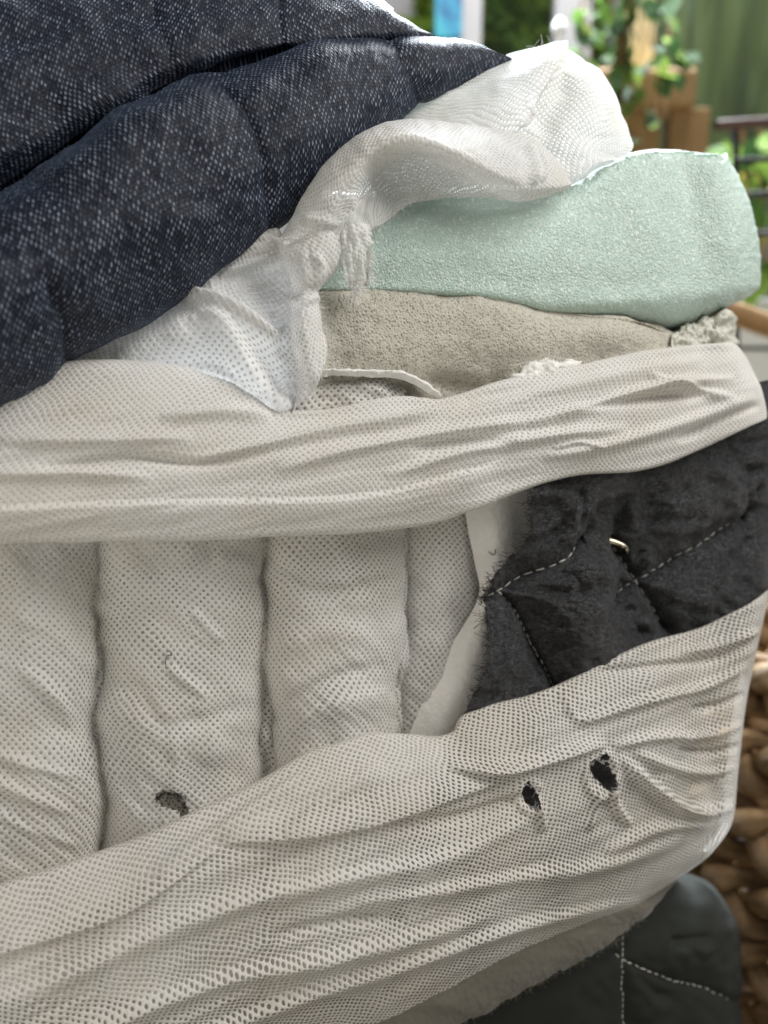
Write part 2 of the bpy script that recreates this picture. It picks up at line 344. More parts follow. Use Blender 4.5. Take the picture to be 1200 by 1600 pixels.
# ------------------------------------------------------------------ spring pockets
su = thing('pocket_spring_unit', 'row of tall white perforated spring pockets in the open side of the mattress', 'springs', tuple(onface(300, 1400, 0.04)))
def reparent_fix():
    pass
PARENTS = {}
def kid(o, root):                             # keep the world place while hanging the part on its thing
    o.parent = root; o.matrix_parent_inverse = Matrix.Translation(-root.location); return o
yy = [640, 860, 950, 1060, 1130, 1220, 1330, 1560]
edges = [[-115] * 8, [157, 156, 150, 160, 150, 166, 159, 155], [155, 154, 150, 157, 147, 165, 157, 154], [412, 415, 412, 416, 408, 412, 416, 410],
         [412, 414, 411, 414, 420, 426, 424, 415], [630, 634, 632, 624, 619, 617, 612, 604], [629, 633, 631, 623, 618, 616, 611, 603], [790, 785, 780, 775, 770, 760, 750, 740]]
def pocket(q):
    nv, nu = 300, 120
    y = np.linspace(640, 1560, nv); f = lambda e: cr(list(zip(yy, e)), 400)
    def xs(e): c = f(e); return np.interp(y, c[:, 0], c[:, 1])
    wv = lambda i: 4.5 * fbm(y / 44, 0 * y + i * 7.3, 2, 19); xl = xs(edges[2 * q]) + wv(q); xr = xs(edges[2 * q + 1]) + wv(q + 1); a = np.linspace(-1.62, 1.62, nu)
    s = np.sin(a) / np.sin(1.5); ca = np.sign(np.cos(a)) * np.abs(np.cos(a)) ** 0.9
    X = ((xl + xr) / 2)[:, None] + ((xr - xl) / 2)[:, None] * np.clip(s, -1.02, 1.02)[None]
    Y = np.repeat(y[:, None], nu, 1)
    O = (0.030 - 0.024 * ca[None] if q < 3 else 0.036 - 0.014 * ca[None]) + 0 * X
    P = onface(X, Y, O); UV = arcuv(P) + np.array([q * 0.0017, q * 0.0011]); N = normals(P)
    c = math.cos(0.62); sn = math.sin(0.62)
    h = 1.0 * fbm((X * c + Y * sn) / 90, (Y * c - X * sn) / 34, 3, q * 5) * 0.8
    h += 0.6 * fbm((X * c + Y * sn) / 150, (Y * c - X * sn) / 9, 2, q * 7 + 2) * np.clip(vn(X / 80, Y / 110, q + 40) + 0.25, 0, 1) * 1.1
    h += 1.3 * np.sin(Y / 47.0 + q * 1.7 + vn(X / 90, Y / 120, q) * 2.5)
    edge = np.clip((np.abs(np.sin(a)) - 0.72) / 0.28, 0, 1)[None]
    h = h * (1 - 0.6 * edge) + edge * 1.2 * fbm(X / 60, Y / 34, 3, q + 60)
    if q == 0: h += folds(X, Y, [([(30, 1040), (75, 1080), (115, 1135)], 3.0, 14, 10), ([(-20, 1175), (50, 1195), (120, 1215)], 2.6, 8, 8), ([(-20, 1215), (40, 1238), (110, 1270)], 2.4, 8, 9), ([(20, 960), (80, 985), (120, 1030)], 2.2, 18, 12), ([(-20, 1260), (40, 1290), (120, 1320)], 1.8, 8, 9), ([(95, 900), (125, 960), (100, 1040)], -2, 14, 14)])
    if q == 1: h += folds(X, Y, [([(298, 950), (322, 978), (350, 1005)], 2.4, 7, 7), ([(258, 1038), (290, 1064), (326, 1092)], 2.6, 7, 6), ([(300, 1090), (330, 1130), (330, 1200)], 1.8, 20, 14), ([(210, 1060), (250, 1130), (290, 1130), (400, 1100)], -2.2, 14, 14), ([(270, 1150), (277, 1200), (275, 1245)], 2, 10, 10), ([(160, 1150), (190, 1240), (240, 1290)], 2.4, 10, 16), ([(330, 870), (380, 880), (405, 900)], 3, 16, 18)])
    if q == 2: h += folds(X, Y, [([(425, 880), (500, 925), (560, 920), (625, 900)], -3, 12, 14), ([(440, 1010), (520, 985), (590, 990)], 2.2, 18, 18), ([(440, 1105), (520, 1060), (600, 1040)], -2.6, 12, 12), ([(450, 1140), (520, 1100), (610, 1080)], 3, 12, 26)])
    if q == 3: h += folds(X, Y, [([(660, 850), (690, 950), (680, 1080)], 1.5, 18, 18)])
    P = P + N * (0.75 * h * 0.001)[..., None]; keep = None
    if q == 1:
        hole = [(246, 1243), (254, 1237), (263, 1240), (270, 1236), (281, 1241), (284, 1251), (292, 1262), (298, 1279), (289, 1284), (281, 1282), (283, 1270), (276, 1262), (262, 1258), (252, 1252)]
        keep = keepmask(inpoly(X + 3 * vn(X / 4, Y / 4, 3), Y + 3 * vn(X / 4, Y / 4, 4), hole) & (np.cos(a)[None] > 0.2))
    return X, Y, P, kid(grid('spring_pocket', P, M_pock, None, UV, keep), su)
PK = [pocket(q) for q in range(4)]
L = lines([[(-120, 640, .0245), (300, 640, .0245), (610, 640, .0255), (690, 640, .037), (760, 640, .037)], [(-120, 1100, .0245), (300, 1100, .0245), (610, 1100, .0255), (690, 1100, .037), (760, 1100, .037)], [(-120, 1560, .0245), (300, 1560, .0245), (610, 1560, .0255), (690, 1560, .037), (740, 1560, .037)]], 200, 140)
wP = onface(L[..., 0], L[..., 1], L[..., 2] + .003 * fbm(L[..., 0] / 30, L[..., 1] / 60, 3, 17))
kid(grid('pocket_web', wP, M_pock), su)
def near(S_, px, py, lift=0.0):               # the place on a sheet under a point of the photograph
    X, Y, P = S_[:3]; m = (X - px) ** 2 + (Y - py) ** 2; m = m + (np.linalg.norm(P - CAM, axis=2) - np.linalg.norm(P - CAM, axis=2).min()) * 50
    i = np.unravel_index(np.argmin(m), X.shape); v = CAM - P[i]; return P[i] + v / np.linalg.norm(v) * lift
# dark sheet added behind the pockets to block light from the back
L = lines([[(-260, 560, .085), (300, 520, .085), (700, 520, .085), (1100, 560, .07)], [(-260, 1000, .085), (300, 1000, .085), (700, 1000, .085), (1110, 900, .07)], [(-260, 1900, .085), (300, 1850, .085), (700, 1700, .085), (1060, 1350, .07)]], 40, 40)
kid(grid('light_block_sheet', onface(L[..., 0], L[..., 1], L[..., 2]), plain('light_block_dark', (0.16, 0.15, 0.14), 0.9, 300, 0.2)), su)
# burnt rim round the hole, a hooked thread
fr = np.array([near(PK[1], x, y, .0004) for x, y in ((246, 1245), (256, 1238), (268, 1240), (281, 1242), (288, 1256), (296, 1278))])
kid(fuzz('frayed_fibre', fr, np.array([[0, -0.5, -1.0]] * 6), 90, 0.0035, M_dthread, None, 0.00012, 0.9), su)
hk = [(258, 1040), (258, 1031), (262, 1026), (267, 1024), (267, 1019), (261, 1017)]
kid(tube('thread', [cr([tuple(near(PK[1], x, y, .0012)) for x, y in hk], 16)], 0.00016, M_dthread), su)
# small pocket top seen under the middle band
X, Y, P, UV, N = sheet([[(430, 592, .03), (520, 590, .03), (600, 588, .03), (634, 596, .03)], [(430, 602, .006), (520, 592, .006), (600, 592, .006), (634, 606, .006)], [(430, 640, .0), (520, 630, .0), (600, 625, .0), (632, 640, .004)], [(430, 690, .004), (520, 690, .004), (600, 690, .004), (632, 690, .01)]], 80, 50,
    lambda X, Y: 1.2 * fbm(X / 40, Y / 18, 3, 3) + fold(X, Y, [(560, 600), (590, 610), (610, 620)], 2, 6, 6))
kid(grid('spring_pocket', P, M_pock, None, UV), su)
X, Y, P, UV, N = sheet([[(490, 588, -.002), (560, 588, -.002), (628, 594, -.002), (655, 606, -.002), (694, 630, -.002)], [(490, 574, -.004), (560, 578, -.004), (620, 579, -.004), (655, 592, -.004), (690, 616, -.004)], [(490, 578, .006), (560, 580, .006), (624, 583, .006), (658, 595, .006), (692, 620, .006)]], 120, 16, lambda X, Y: .6 * fbm(X / 12, Y / 8, 3, 9))
qh = kid(grid('fabric_hem', P, M_fleece, None, UV), su)
kid(fuzz('frayed_fibre', P[8], np.tile([0, -.2, 1.0], (120, 1)), 110, 0.0022, M_fib, None, .00005, 0.7), su)

# ------------------------------------------------------------------ batting strip and felt pads on the right
fy = [(690, 0), (760, 0)]
X, Y, P, UV, N = sheet([[(725, 740, .021), (780, 730, .016), (835, 730, .021)], [(729, 815, .021), (775, 800, .013), (835, 800, .019)], [(742, 880, .021), (780, 880, .013), (835, 880, .019)], [(745, 940, .021), (765, 940, .013), (800, 940, .019)], [(692, 1030, .022), (740, 1040, .013), (790, 1040, .019)], [(642, 1140, .024), (690, 1140, .015), (750, 1140, .019)], [(600, 1260, .028), (660, 1260, .019), (720, 1260, .022)]], 60, 160,
    lambda X, Y: 0.6 * fbm(X / 40, Y / 50, 2, 21))
bs = tag(grid('batting_strip', P, M_fleece, None, UV), 'smooth white batting strip between the last spring pocket and the charcoal felt', 'batting'); BS = (X, Y, P)
tube('thread', [cr([tuple(near(BS, x, y, .0012)) for x, y in ((764, 860), (769, 866), (774, 864), (773, 859))], 12)], 0.00022, M_dthread, bs)
K1s = [[(748, 960), (770, 945), (795, 928), (830, 905), (870, 880), (905, 858), (940, 833)], [(795, 926), (815, 952), (832, 985), (850, 1025), (872, 1068), (890, 1110)]]
def puff(X, Y, seams, h, w, pinch=0):
    d = np.full(X.shape, 1e9)
    for s in seams: d = np.minimum(d, np.abs(sdist(X, Y, s)[0]))
    pk = 1.0 + .35 * vn(X / 16, Y / 16, 63)
    return h * (1 - np.exp(-d / w * pk)) - pinch * np.exp(-(d / 6) ** 2)
def k1d(X, Y):
    return (-11 + puff(X, Y, K1s, 13.0, 34, 2.0) + 2.2 * fbm(X / 70, Y / 60, 2, 31) + 0.22 * fbm(X / 4, Y / 4, 2, 32) + .9 * fbm(X / 22, Y / 16, 3, 33)
            + folds(X, Y, [([(900, 770), (905, 810), (890, 850)], 3, 14, 14), ([(905, 905), (930, 890), (950, 905)], 4, 18, 20), ([(800, 780), (850, 770), (900, 775)], 3, 12, 16), ([(905, 760), (912, 790), (908, 830)], -3, 7, 7), ([(950, 920), (935, 960), (925, 1030)], 2.5, 10, 22), ([(840, 850), (870, 830), (890, 800)], -2.5, 8, 8)]))
K1 = sheet([[(819, 690, .001), (880, 690, .004), (960, 690, .004), (1010, 690, .02)], [(818, 770, .000), (880, 760, .0), (960, 760, -.002), (998, 750, .012)], [(822, 835, .000), (870, 835, .0), (940, 835, -.004), (968, 835, .012)], [(768, 905, .000), (840, 900, .0), (930, 890, -.008), (970, 885, .008)], [(764, 950, .000), (840, 950, -.001), (930, 940, -.008), (958, 940, .008)], [(752, 1040, .000), (840, 1040, .0), (940, 1000, -.004), (1000, 990, .012)], [(708, 1135, .000), (820, 1120, .002), (940, 1080, .0), (1020, 1060, .016)], [(640, 1300, .02), (800, 1300, .012), (940, 1240, .01), (1040, 1200, .02)], [(560, 1520, .04), (760, 1480, .03), (900, 1400, .03), (1040, 1320, .03)]], 170, 300, k1d)
f1 = thing('felt_pad', 'charcoal felt pad with its cut furry edge beside the white batting strip', 'felt pad', tuple(onface(860, 1100, .02)))
rag = (np.arange(170)[None] < (2 + 2.5 * (1 + vn(K1[1][:, :1] / 7, 0 * K1[1][:, :1], 5)))) & np.ones_like(K1[0], bool)
kid(grid('felt_sheet', K1[2], M_felt, None, K1[3], keepmask(rag)), f1)
kid(fuzz('frayed_fibre', K1[2][20:210, 4], np.tile([-1.0, -.3, -0.2], (190, 1)), 380, 0.0042, M_dthread, None, .00012, 0.8), f1)
K2s = [[(940, 1010), (950, 975), (975, 938), (1015, 915), (1050, 898), (1090, 875), (1140, 845), (1215, 795)], [(945, 838), (965, 850), (985, 875), (1015, 915), (1040, 950), (1066, 995)]]
K2x = [[(1130, 660), (1165, 720), (1190, 790), (1200, 830)], [(1150, 690), (1180, 690), (1215, 680)]]
def k2d(X, Y):
    return (-16 + puff(X, Y, K2s, 14.0, 42, 2.0) + puff(X, Y, K2x, 4, 20, 1) + 2.2 * fbm(X / 80, Y / 70, 2, 41) + 0.22 * fbm(X / 4, Y / 4, 2, 42) + .9 * fbm(X / 24, Y / 18, 3, 43)
            + folds(X, Y, [([(1000, 960), (1030, 985), (1040, 1010)], 3, 8, 12), ([(1150, 880), (1180, 860), (1195, 840)], -4, 8, 10), ([(1000, 780), (1030, 800), (1020, 860)], -2.5, 14, 14), ([(1070, 720), (1110, 730), (1160, 780)], 2.5, 14, 20)]))
K2 = sheet([[(900, 640, .02), (1000, 640, .012), (1100, 620, .012), (1170, 600, .016), (1225, 590, .04), (1228, 590, .09)], [(900, 760, .02), (1000, 750, .010), (1100, 720, .008), (1180, 700, .012), (1228, 680, .03), (1230, 680, .09)], [(900, 860, .02), (1000, 850, .010), (1100, 820, .006), (1180, 800, .010), (1224, 790, .03), (1226, 790, .09)], [(900, 960, .02), (1000, 950, .010), (1100, 910, .008), (1170, 895, .010), (1208, 885, .03), (1210, 885, .09)], [(900, 1040, .02), (1000, 1030, .012), (1100, 990, .012), (1160, 960, .014), (1198, 930, .03), (1200, 930, .09)], [(900, 1180, .03), (1000, 1150, .03), (1080, 1120, .03), (1130, 1080, .03), (1160, 1050, .04), (1162, 1050, .09)]], 200, 200, k2d, False, 26)
f2 = thing('felt_pad', 'rounded dark grey felt pad with pale crossing stitch lines at the mattress corner', 'felt pad', tuple(onface(1080, 1000, .02)))
kid(grid('felt_sheet', K2[2], M_felt, None, K2[3]), f2)
def stitch_me():
    p = np.array([(-.5, 0, 0), (-.36, 0, .2), (0, 0, .3), (.36, 0, .2), (.5, 0, 0)]); V, F = tubes([p], [np.array([.09, .15, .19, .15, .09])], 6); return mesh('stitch', V, F)
SM = stitch_me(); SM.materials.append(M_thread)
def stitches(S_, root, line, step=13.0, ln=.0030, lift=.00015, size=.0020, skip=()):
    q = cr(line, 200); d = np.r_[0, np.cumsum(np.linalg.norm(np.diff(q[:, :2], axis=0), axis=1))]; n = int(d[-1] / step)
    for k in range(n):
        if k in skip: continue
        a = (k + .18 + random.uniform(-.06, .06)) * step; b = a + step * random.uniform(.56, .72)
        pa = near(S_, np.interp(a, d, q[:, 0]), np.interp(a, d, q[:, 1]), lift); pb = near(S_, np.interp(b, d, q[:, 0]), np.interp(b, d, q[:, 1]), lift)
        x = Vector(pb - pa); L = max(min(x.length, ln * 1.6), 1e-4); x.normalize(); v = Vector(CAM - pa).normalized(); y = v.cross(x).normalized(); z = x.cross(y)
        o = bpy.data.objects.new('stitch', SM); COL.objects.link(o); c = (pa + pb) / 2
        Mx = Matrix((x * L, y * size * random.uniform(.85, 1.15), z * size)).transposed().to_4x4(); Mx.translation = Vector(c)
        o.parent = root; o.matrix_parent_inverse = Matrix.Translation(-root.location); o.matrix_basis = Mx
stitches(K1, f1, K1s[0], 17); stitches(K1, f1, K1s[1], 12)
stitches(K2, f2, K2s[0], 17); stitches(K2, f2, K2s[1], 17)
# hook of bent wire
c0 = near(K2, 966, 858, .010); r_ = .0085
th = np.linspace(-0.5, 3.5, 40); ux = np.array([0.92, .1, -.22]); uy = np.array([0.10, .75, .40])
pw = np.array([c0 + r_ * (1.12 * math.cos(t) * ux + math.sin(t) * 0.55 * uy) for t in th])
pw = np.concatenate([pw, [pw[-1] + np.array([-.004, .010, -.002])]])
tag(tube('wire_hook', [pw], 0.00145, M_steel, None, 10), 'small curved brassy wire hook poking out between the two felt pads', 'hook')

# ------------------------------------------------------------------ foam slabs
def fd(a, sc, seed): return lambda X, Y: a * fbm(X / sc, Y / sc, 3, seed) + 0.08 * fbm(X / 3.2, Y / 3.2, 2, seed + 5)
rows = [[(520, 300, .14), (640, 296, .14), (800, 285, .14), (900, 268, .14), (990, 240, .14), (1060, 236, .14), (1130, 242, .14), (1132, 242, .20)],
        [(515, 306, .03), (640, 303, .03), (800, 297, .03), (900, 280, .03), (988, 243, .03), (1060, 237, .03), (1133, 244, .03), (1136, 246, .12)],
        [(505, 318, .012), (640, 316, .012), (800, 310, .012), (900, 292, .012), (990, 252, .014), (1062, 243, .014), (1139, 250, .016), (1142, 254, .12)],
        [(492, 345, .006), (640, 345, .006), (800, 345, .006), (900, 330, .006), (1000, 300, .008), (1070, 295, .009), (1160, 303, .012), (1163, 304, .12)],
        [(478, 395, .002), (640, 395, .002), (800, 395, .002), (900, 390, .002), (1000, 380, .003), (1080, 375, .006), (1177, 365, .010), (1180, 366, .12)],
        [(482, 435, .003), (640, 436, .003), (800, 440, .003), (900, 442, .003), (1000, 440, .003), (1095, 430, .004), (1189, 422, .012), (1190, 423, .12)],
        [(486, 455, .005), (640, 456, .005), (780, 466, .005), (860, 479, .005), (950, 477, .004), (1062, 474, .006), (1183, 456, .016), (1184, 457, .12)],
        [(486, 458, .016), (640, 459, .016), (780, 470, .016), (860, 489, .016), (950, 500, .020), (1062, 508, .022), (1140, 482, .03), (1142, 478, .12)],
        [(486, 460, .06), (640, 462, .06), (780, 474, .06), (860, 500, .06), (950, 512, .06), (1062, 522, .06), (1120, 492, .06), (1122, 492, .12)]]
def mint(X, Y):
    s, t = sdist(X, Y, [(1145, 385), (1128, 440), (1105, 478)])
    rim = np.where(s < 0, 1, 0) * 0                                # keep the bevel geometric
    return fd(0.9, 80, 51)(X, Y) + (.5 * fbm(X / 6, Y / 6, 2, 55) + 1.0 * fbm(X / 17, Y / 17, 2, 56)) * (np.exp(-((np.linspace(0, 8, X.shape[0])[:, None] - 1.5) / .6) ** 2) + 0.4 * np.exp(-((X[:, -1:] - X) / 25) ** 2)) + np.where(s < 0, -2.5 * np.clip(-s / 20, 0, 1), 0) * np.exp(-((Y - 440) / 60) ** 2) + fold(X, Y, [(620, 322), (800, 320), (960, 300)], -1.5, 12, 5) + rim
MI = sheet(rows, 420, 240, mint, True)
tag(grid('foam_slab', MI[2], M_mint, None, MI[3]), 'thick mint green foam slab with a sparkling cut face and rough top edge', 'foam slab')
rows = [[(478, 455, .12), (520, 452, .12), (640, 455, .12), (760, 463, .12), (850, 482, .12), (930, 494, .12), (1000, 502, .12), (1062, 522, .12)],
        [(478, 458, .02), (520, 452, .02), (640, 455, .02), (760, 463, .02), (850, 482, .02), (930, 494, .02), (1000, 502, .02), (1064, 522, .03)],
        [(478, 466, .004), (520, 460, .004), (640, 462, .004), (760, 470, .004), (850, 488, .006), (930, 499, .008), (1000, 507, .010), (1066, 524, .016)],
        [(478, 510, .0), (520, 510, .0), (640, 510, .0), (760, 515, .0), (850, 520, .0), (930, 520, .0), (1000, 525, .006), (1066, 535, .016)],
        [(478, 570, .0), (520, 570, .0), (640, 570, .002), (760, 575, .004), (850, 565, .002), (930, 560, .004), (1000, 560, .008), (1066, 560, .016)],
        [(478, 660, .004), (520, 660, .008), (640, 650, .014), (760, 640, .014), (850, 630, .010), (930, 610, .01), (1000, 600, .012), (1066, 580, .016)]]
BE = sheet(rows, 380, 170, lambda X, Y: fd(1.2, 55, 61)(X, Y) + fold(X, Y, [(650, 590), (720, 610), (800, 600)], -3, 20, 12), True)
bf = tag(grid('foam_slab', BE[2], M_beige, None, BE[3]), 'beige open-cell foam slab lying under the mint green one', 'foam slab')
X, Y, P, UV, N = sheet([[(1040, 512, .05), (1090, 500, .05), (1140, 490, .05), (1146, 500, .08)], [(1050, 516, .018), (1095, 500, .018), (1138, 489, .02), (1147, 505, .07)], [(1050, 530, .010), (1095, 520, .010), (1140, 508, .014), (1149, 520, .07)], [(1050, 570, .010), (1095, 560, .012), (1140, 550, .014), (1149, 550, .07)]], 70, 50, lambda X, Y: 2.2 * fbm(X / 16, Y / 14, 3, 71) + .4 * fbm(X / 4, Y / 4, 2, 7))
kid_ = grid('torn_corner', P, foam_mat('grey_foam', (0.55, 0.54, 0.47), (.3, .29, .24), (.7, .69, .62), 420, .5, .4, .2), bf, UV); kid_['label'] = 'pale grey torn corner of the beige foam'
# white fluff on the beige foam
X, Y, P, UV, N = sheet([[(792, 590, .006), (830, 566, .004), (870, 560, .002), (912, 562, .006)], [(792, 592, -.002), (830, 572, -.004), (870, 566, -.004), (908, 568, .0)], [(796, 605, -.002), (830, 592, -.005), (870, 586, -.005), (906, 580, .0)], [(800, 625, .003), (830, 615, .0), (870, 605, .0), (910, 595, .004)]], 60, 30, lambda X, Y: 1.5 * fbm(X / 14, Y / 9, 3, 81))
ft = tag(grid('batting_tuft', P, M_fleece, None, UV), 'white fluffy batting tuft stuck on the lower edge of the beige foam', 'batting')
fuzz('frayed_fibre', P[6], np.tile([0, -.3, .8], (60, 1)), 160, .0028, M_fib, ft, .00005, 1.0)

# ------------------------------------------------------------------ navy quilted cover folded back
def kf(vals, ofs):
    return [(x, y, o * (1 - i / 6 * .85) + .034 * i / 6) for i, ((x, y), o) in enumerate(zip(vals, [ofs] * 7))]
NV = [kf([(-200, 750), (110, 548), (268, 462), (420, 352), (538, 246), (662, 156), (800, 96)], .05),
      kf([(-200, 765), (104, 563), (260, 474), (413, 362), (530, 254), (655, 163), (800, 95)], .0),
      kf([(-200, 690), (96, 520), (255, 430), (414, 325), (530, 228), (650, 148), (797, 90)], -.022),
      kf([(-200, 560), (75, 440), (240, 320), (408, 250), (520, 185), (638, 122), (778, 83)], -.036),
      kf([(-200, 440), (10, 355), (190, 222), (372, 155), (485, 105), (620, 85), (748, 75)], -.028),
      kf([(-200, 345), (-30, 315), (152, 203), (310, 116), (452, 78), (607, 63), (702, 66)], .006),
      kf([(-200, 300), (-60, 262), (110, 178), (266, 100), (446, 66), (602, 50), (668, 58)], -.006),
      kf([(-200, 120), (-80, 110), (90, 60), (243, 35), (437, 15), (582, 18), (634, 38)], .0),
      kf([(-200, -30), (-80, -50), (90, -80), (236, -100), (432, -70), (562, -12), (612, 22)], .05),
      kf([(-200, -60), (-80, -80), (90, -110), (236, -130), (432, -100), (562, -30), (612, 18)], .20)]
NU, NVV = 361, 271                             # 60 columns to a knot, 30 rows to a control row
lo = [[(104, 563), (98, 500), (75, 440)], [(413, 362), (416, 325), (408, 250), (385, 180), (350, 140)], [(655, 163), (638, 122), (620, 85), (607, 63)]]
up_ = [[(266, 105), (258, 60), (243, 35), (236, -60)], [(446, 72), (437, 35), (437, 0), (432, -60)], [(602, 50), (582, 18), (562, -12)]]
def nd(X, Y):
    R = np.linspace(0, 9, NVV)[:, None] + 0 * X; low = np.clip((5.0 - R) * 2 + .5, 0, 1)
    ef = np.clip((X[:, -1:] - X) / 160, 0, 1); a = puff(X, Y, lo, 3.2, 36, .5) * ef; b = puff(X, Y, up_, 1.8, 38, .7) * ef
    return a * low + b * (1 - low) - 9 * ef * np.exp(-((R - 5.0) / .16) ** 2) + 2.0 * fbm(X / 110, Y / 80, 3, 91) + .10 * fbm(X / 4, Y / 4, 2, 92)
X, Y, P, UV, N = sheet(NV, NU, NVV, nd, True)
nc = thing('quilted_cover', 'puffy navy blue knitted quilt cover folded back over the mattress top', 'quilt cover', tuple(onface(200, 300, 0)))
cut = int(round(5 * (NVV - 1) / 9))
for (r0, r1, cs) in ((0, cut, (0, 60, 180, 300, 360)), (cut, NVV - 1, (0, 180, 240, 300, 360))):
    for c0_, c1_ in zip(cs[:-1], cs[1:]): kid(grid('quilt_panel', P, M_navy, None, UV, None, (r0, r1), (c0_, c1_)), nc)

# ------------------------------------------------------------------ white cloth: the loop on the foam, torn flap, drape, middle and lower sleeves
U1 = [[(540, 330, .16), (690, 300, .16), (790, 290, .16), (840, 285, .16), (878, 280, .16), (902, 275, .16), (952, 262, .16), (970, 250, .13)],
      [(560, 250, .06), (690, 150, .06), (790, 104, .06), (840, 98, .06), (878, 96, .06), (902, 102, .06), (952, 152, .06), (980, 218, .06)],
      [(560, 248, .034), (690, 138, .034), (790, 93, .034), (840, 89, .032), (877, 86, .030), (904, 92, .030), (957, 148, .030), (985, 216, .034)],
      [(570, 270, .026), (690, 172, .022), (785, 125, .018), (838, 115, .014), (868, 108, .014), (905, 118, .012), (952, 168, .014), (986, 232, .024)],
      [(580, 290, .020), (690, 205, .014), (770, 168, .010), (820, 155, .010), (842, 150, .012), (900, 160, .006), (945, 195, .006), (981, 241, .018)],
      [(590, 310, .018), (690, 245, .010), (770, 215, .008), (800, 202, .008), (818, 205, .012), (880, 215, .002), (930, 232, .002), (968, 248, .014)],
      [(600, 330, .020), (690, 285, .014), (770, 270, .010), (805, 265, .010), (840, 272, .010), (890, 280, .004), (930, 262, .004), (962, 250, .012)],
      [(600, 340, .03), (690, 300, .03), (770, 290, .03), (805, 290, .03), (840, 292, .03), (890, 292, .016), (930, 268, .02), (960, 254, .03)]]
u1d = lambda X, Y: folds(X, Y, [([(880, 88), (855, 125), (828, 165), (790, 214)], 4.6, 6, 46, 2, False), ([(892, 120), (865, 165), (835, 205)], -3.5, 22, 14), ([(820, 160), (815, 180), (800, 205)], 1.5, 5, 5), ([(910, 100), (930, 150), (935, 215)], 2.5, 30, 30)]) + .9 * fbm(X / 50, Y / 40, 3, 101)
u1 = sheet(U1, 260, 180, u1d, True)
ul = tag(grid('fabric_loop', u1[2], M_fine, None, u1[3]), 'white fabric folded into a smooth dome on top of the mint foam', 'fabric')
fuzz('frayed_fibre', u1[2][52, 90:150], np.tile([0, 0, 1.0], (60, 1)), 26, .005, M_fib, ul, .00006, .35)
tf = thing('torn_flap', 'torn white fabric flap arching from the navy cover over the foam edge', 'fabric', tuple(onface(500, 400, 0)))
U2 = [[(440, 384, .03), (478, 330, .03), (518, 262, .03), (564, 222, .03), (627, 197, .03), (700, 202, .03), (780, 212, .03), (833, 228, .03), (868, 260, .02), (893, 287, .006)],
      [(434, 374, .004), (468, 318, .004), (510, 252, .004), (558, 212, .004), (625, 186, .004), (700, 191, .004), (780, 201, .004), (836, 217, .004), (872, 253, .0), (894, 287, .002)],
      [(440, 378, -.006), (482, 332, -.008), (524, 264, -.010), (575, 222, -.012), (638, 203, -.013), (706, 213, -.014), (775, 228, -.014), (826, 248, -.014), (864, 272, -.010), (894, 287, -.002)],
      [(446, 384, -.008), (498, 350, -.012), (540, 290, -.014), (588, 240, -.016), (648, 222, -.018), (708, 240, -.020), (768, 265, -.020), (818, 288, -.018), (860, 292, -.012), (894, 288, -.003)],
      [(452, 390, -.006), (512, 362, -.010), (556, 318, -.008), (602, 268, .006), (655, 246, .008), (712, 258, .004), (764, 282, -.006), (812, 306, -.010), (856, 301, -.008), (893, 289, -.002)],
      [(458, 396, -.004), (522, 375, -.008), (568, 340, -.006), (606, 315, .004), (648, 285, .008), (708, 282, .006), (762, 295, .0), (815, 313, -.004), (854, 307, -.004), (892, 291, .0)],
      [(462, 402, -.002), (530, 388, -.006), (574, 362, -.004), (607, 344, .0), (640, 319, .0), (704, 308, .002), (762, 309, .0), (820, 316, .006), (852, 309, .006), (891, 292, .004)]]
u2d = lambda X, Y: .55 * fbm(X / 34, Y / 30, 3, 111) + folds(X, Y, [([(825, 225), (838, 255), (834, 290)], 2.4, 5, 8), ([(845, 235), (852, 262), (846, 285)], 1.8, 4, 6), ([(545, 300), (552, 335), (548, 362)], 1.4, 9, 9), ([(570, 280), (575, 320), (566, 352)], -1.2, 9, 9), ([(470, 345), (500, 345), (530, 352)], 1.4, 8, 8), ([(590, 225), (640, 218), (700, 235), (755, 262), (800, 290)], 1.5, 6, 8)])
u2 = sheet(U2, 300, 150, u2d, True)
kid(grid('fabric_sheet', u2[2], M_fine, None, u2[3]), tf)
kid(fuzz('frayed_fibre', u2[2][-4, 60:135], np.tile([.6, -.4, -1.0], (75, 1)), 150, .0026, M_fib, None, .00005, .8), tf)
# ragged tail and twisted strip of the same cloth
TL = [[(520, 350, -.006), (550, 345, -.012), (582, 352, -.006)], [(528, 380, -.008), (555, 378, -.010), (582, 380, -.008)], [(534, 410, -.008), (558, 408, -.009), (578, 412, -.008)], [(540, 440, -.006), (560, 438, -.008), (574, 436, -.006)], [(546, 466, -.004), (556, 462, -.008), (568, 452, -.004)]]
tl = sheet(TL, 50, 90, lambda X, Y: 1.2 * fbm(X / 9, Y / 26, 3, 121))
rg = (tl[1] > 448 + 14 * vn(tl[0] / 4, 0 * tl[0], 8)) | (tl[0] > 580 + 5 * vn(tl[1] / 6, 0 * tl[0], 9))
kid(grid('torn_tail', tl[2], M_fine, None, tl[3], keepmask(rg)), tf)
kid(fuzz('frayed_fibre', np.concatenate([tl[2][-22, 8:42], tl[2][-6, 10:40]]), np.tile([.1, -.3, -1.0], (64, 1)), 260, .0042, M_fib, None, .00006, .6), tf)
kid(fuzz('frayed_fibre', tl[2][30:80, -2], np.tile([1.0, -.3, -.6], (50, 1)), 160, .0035, M_fib, None, .00006, .6), tf)
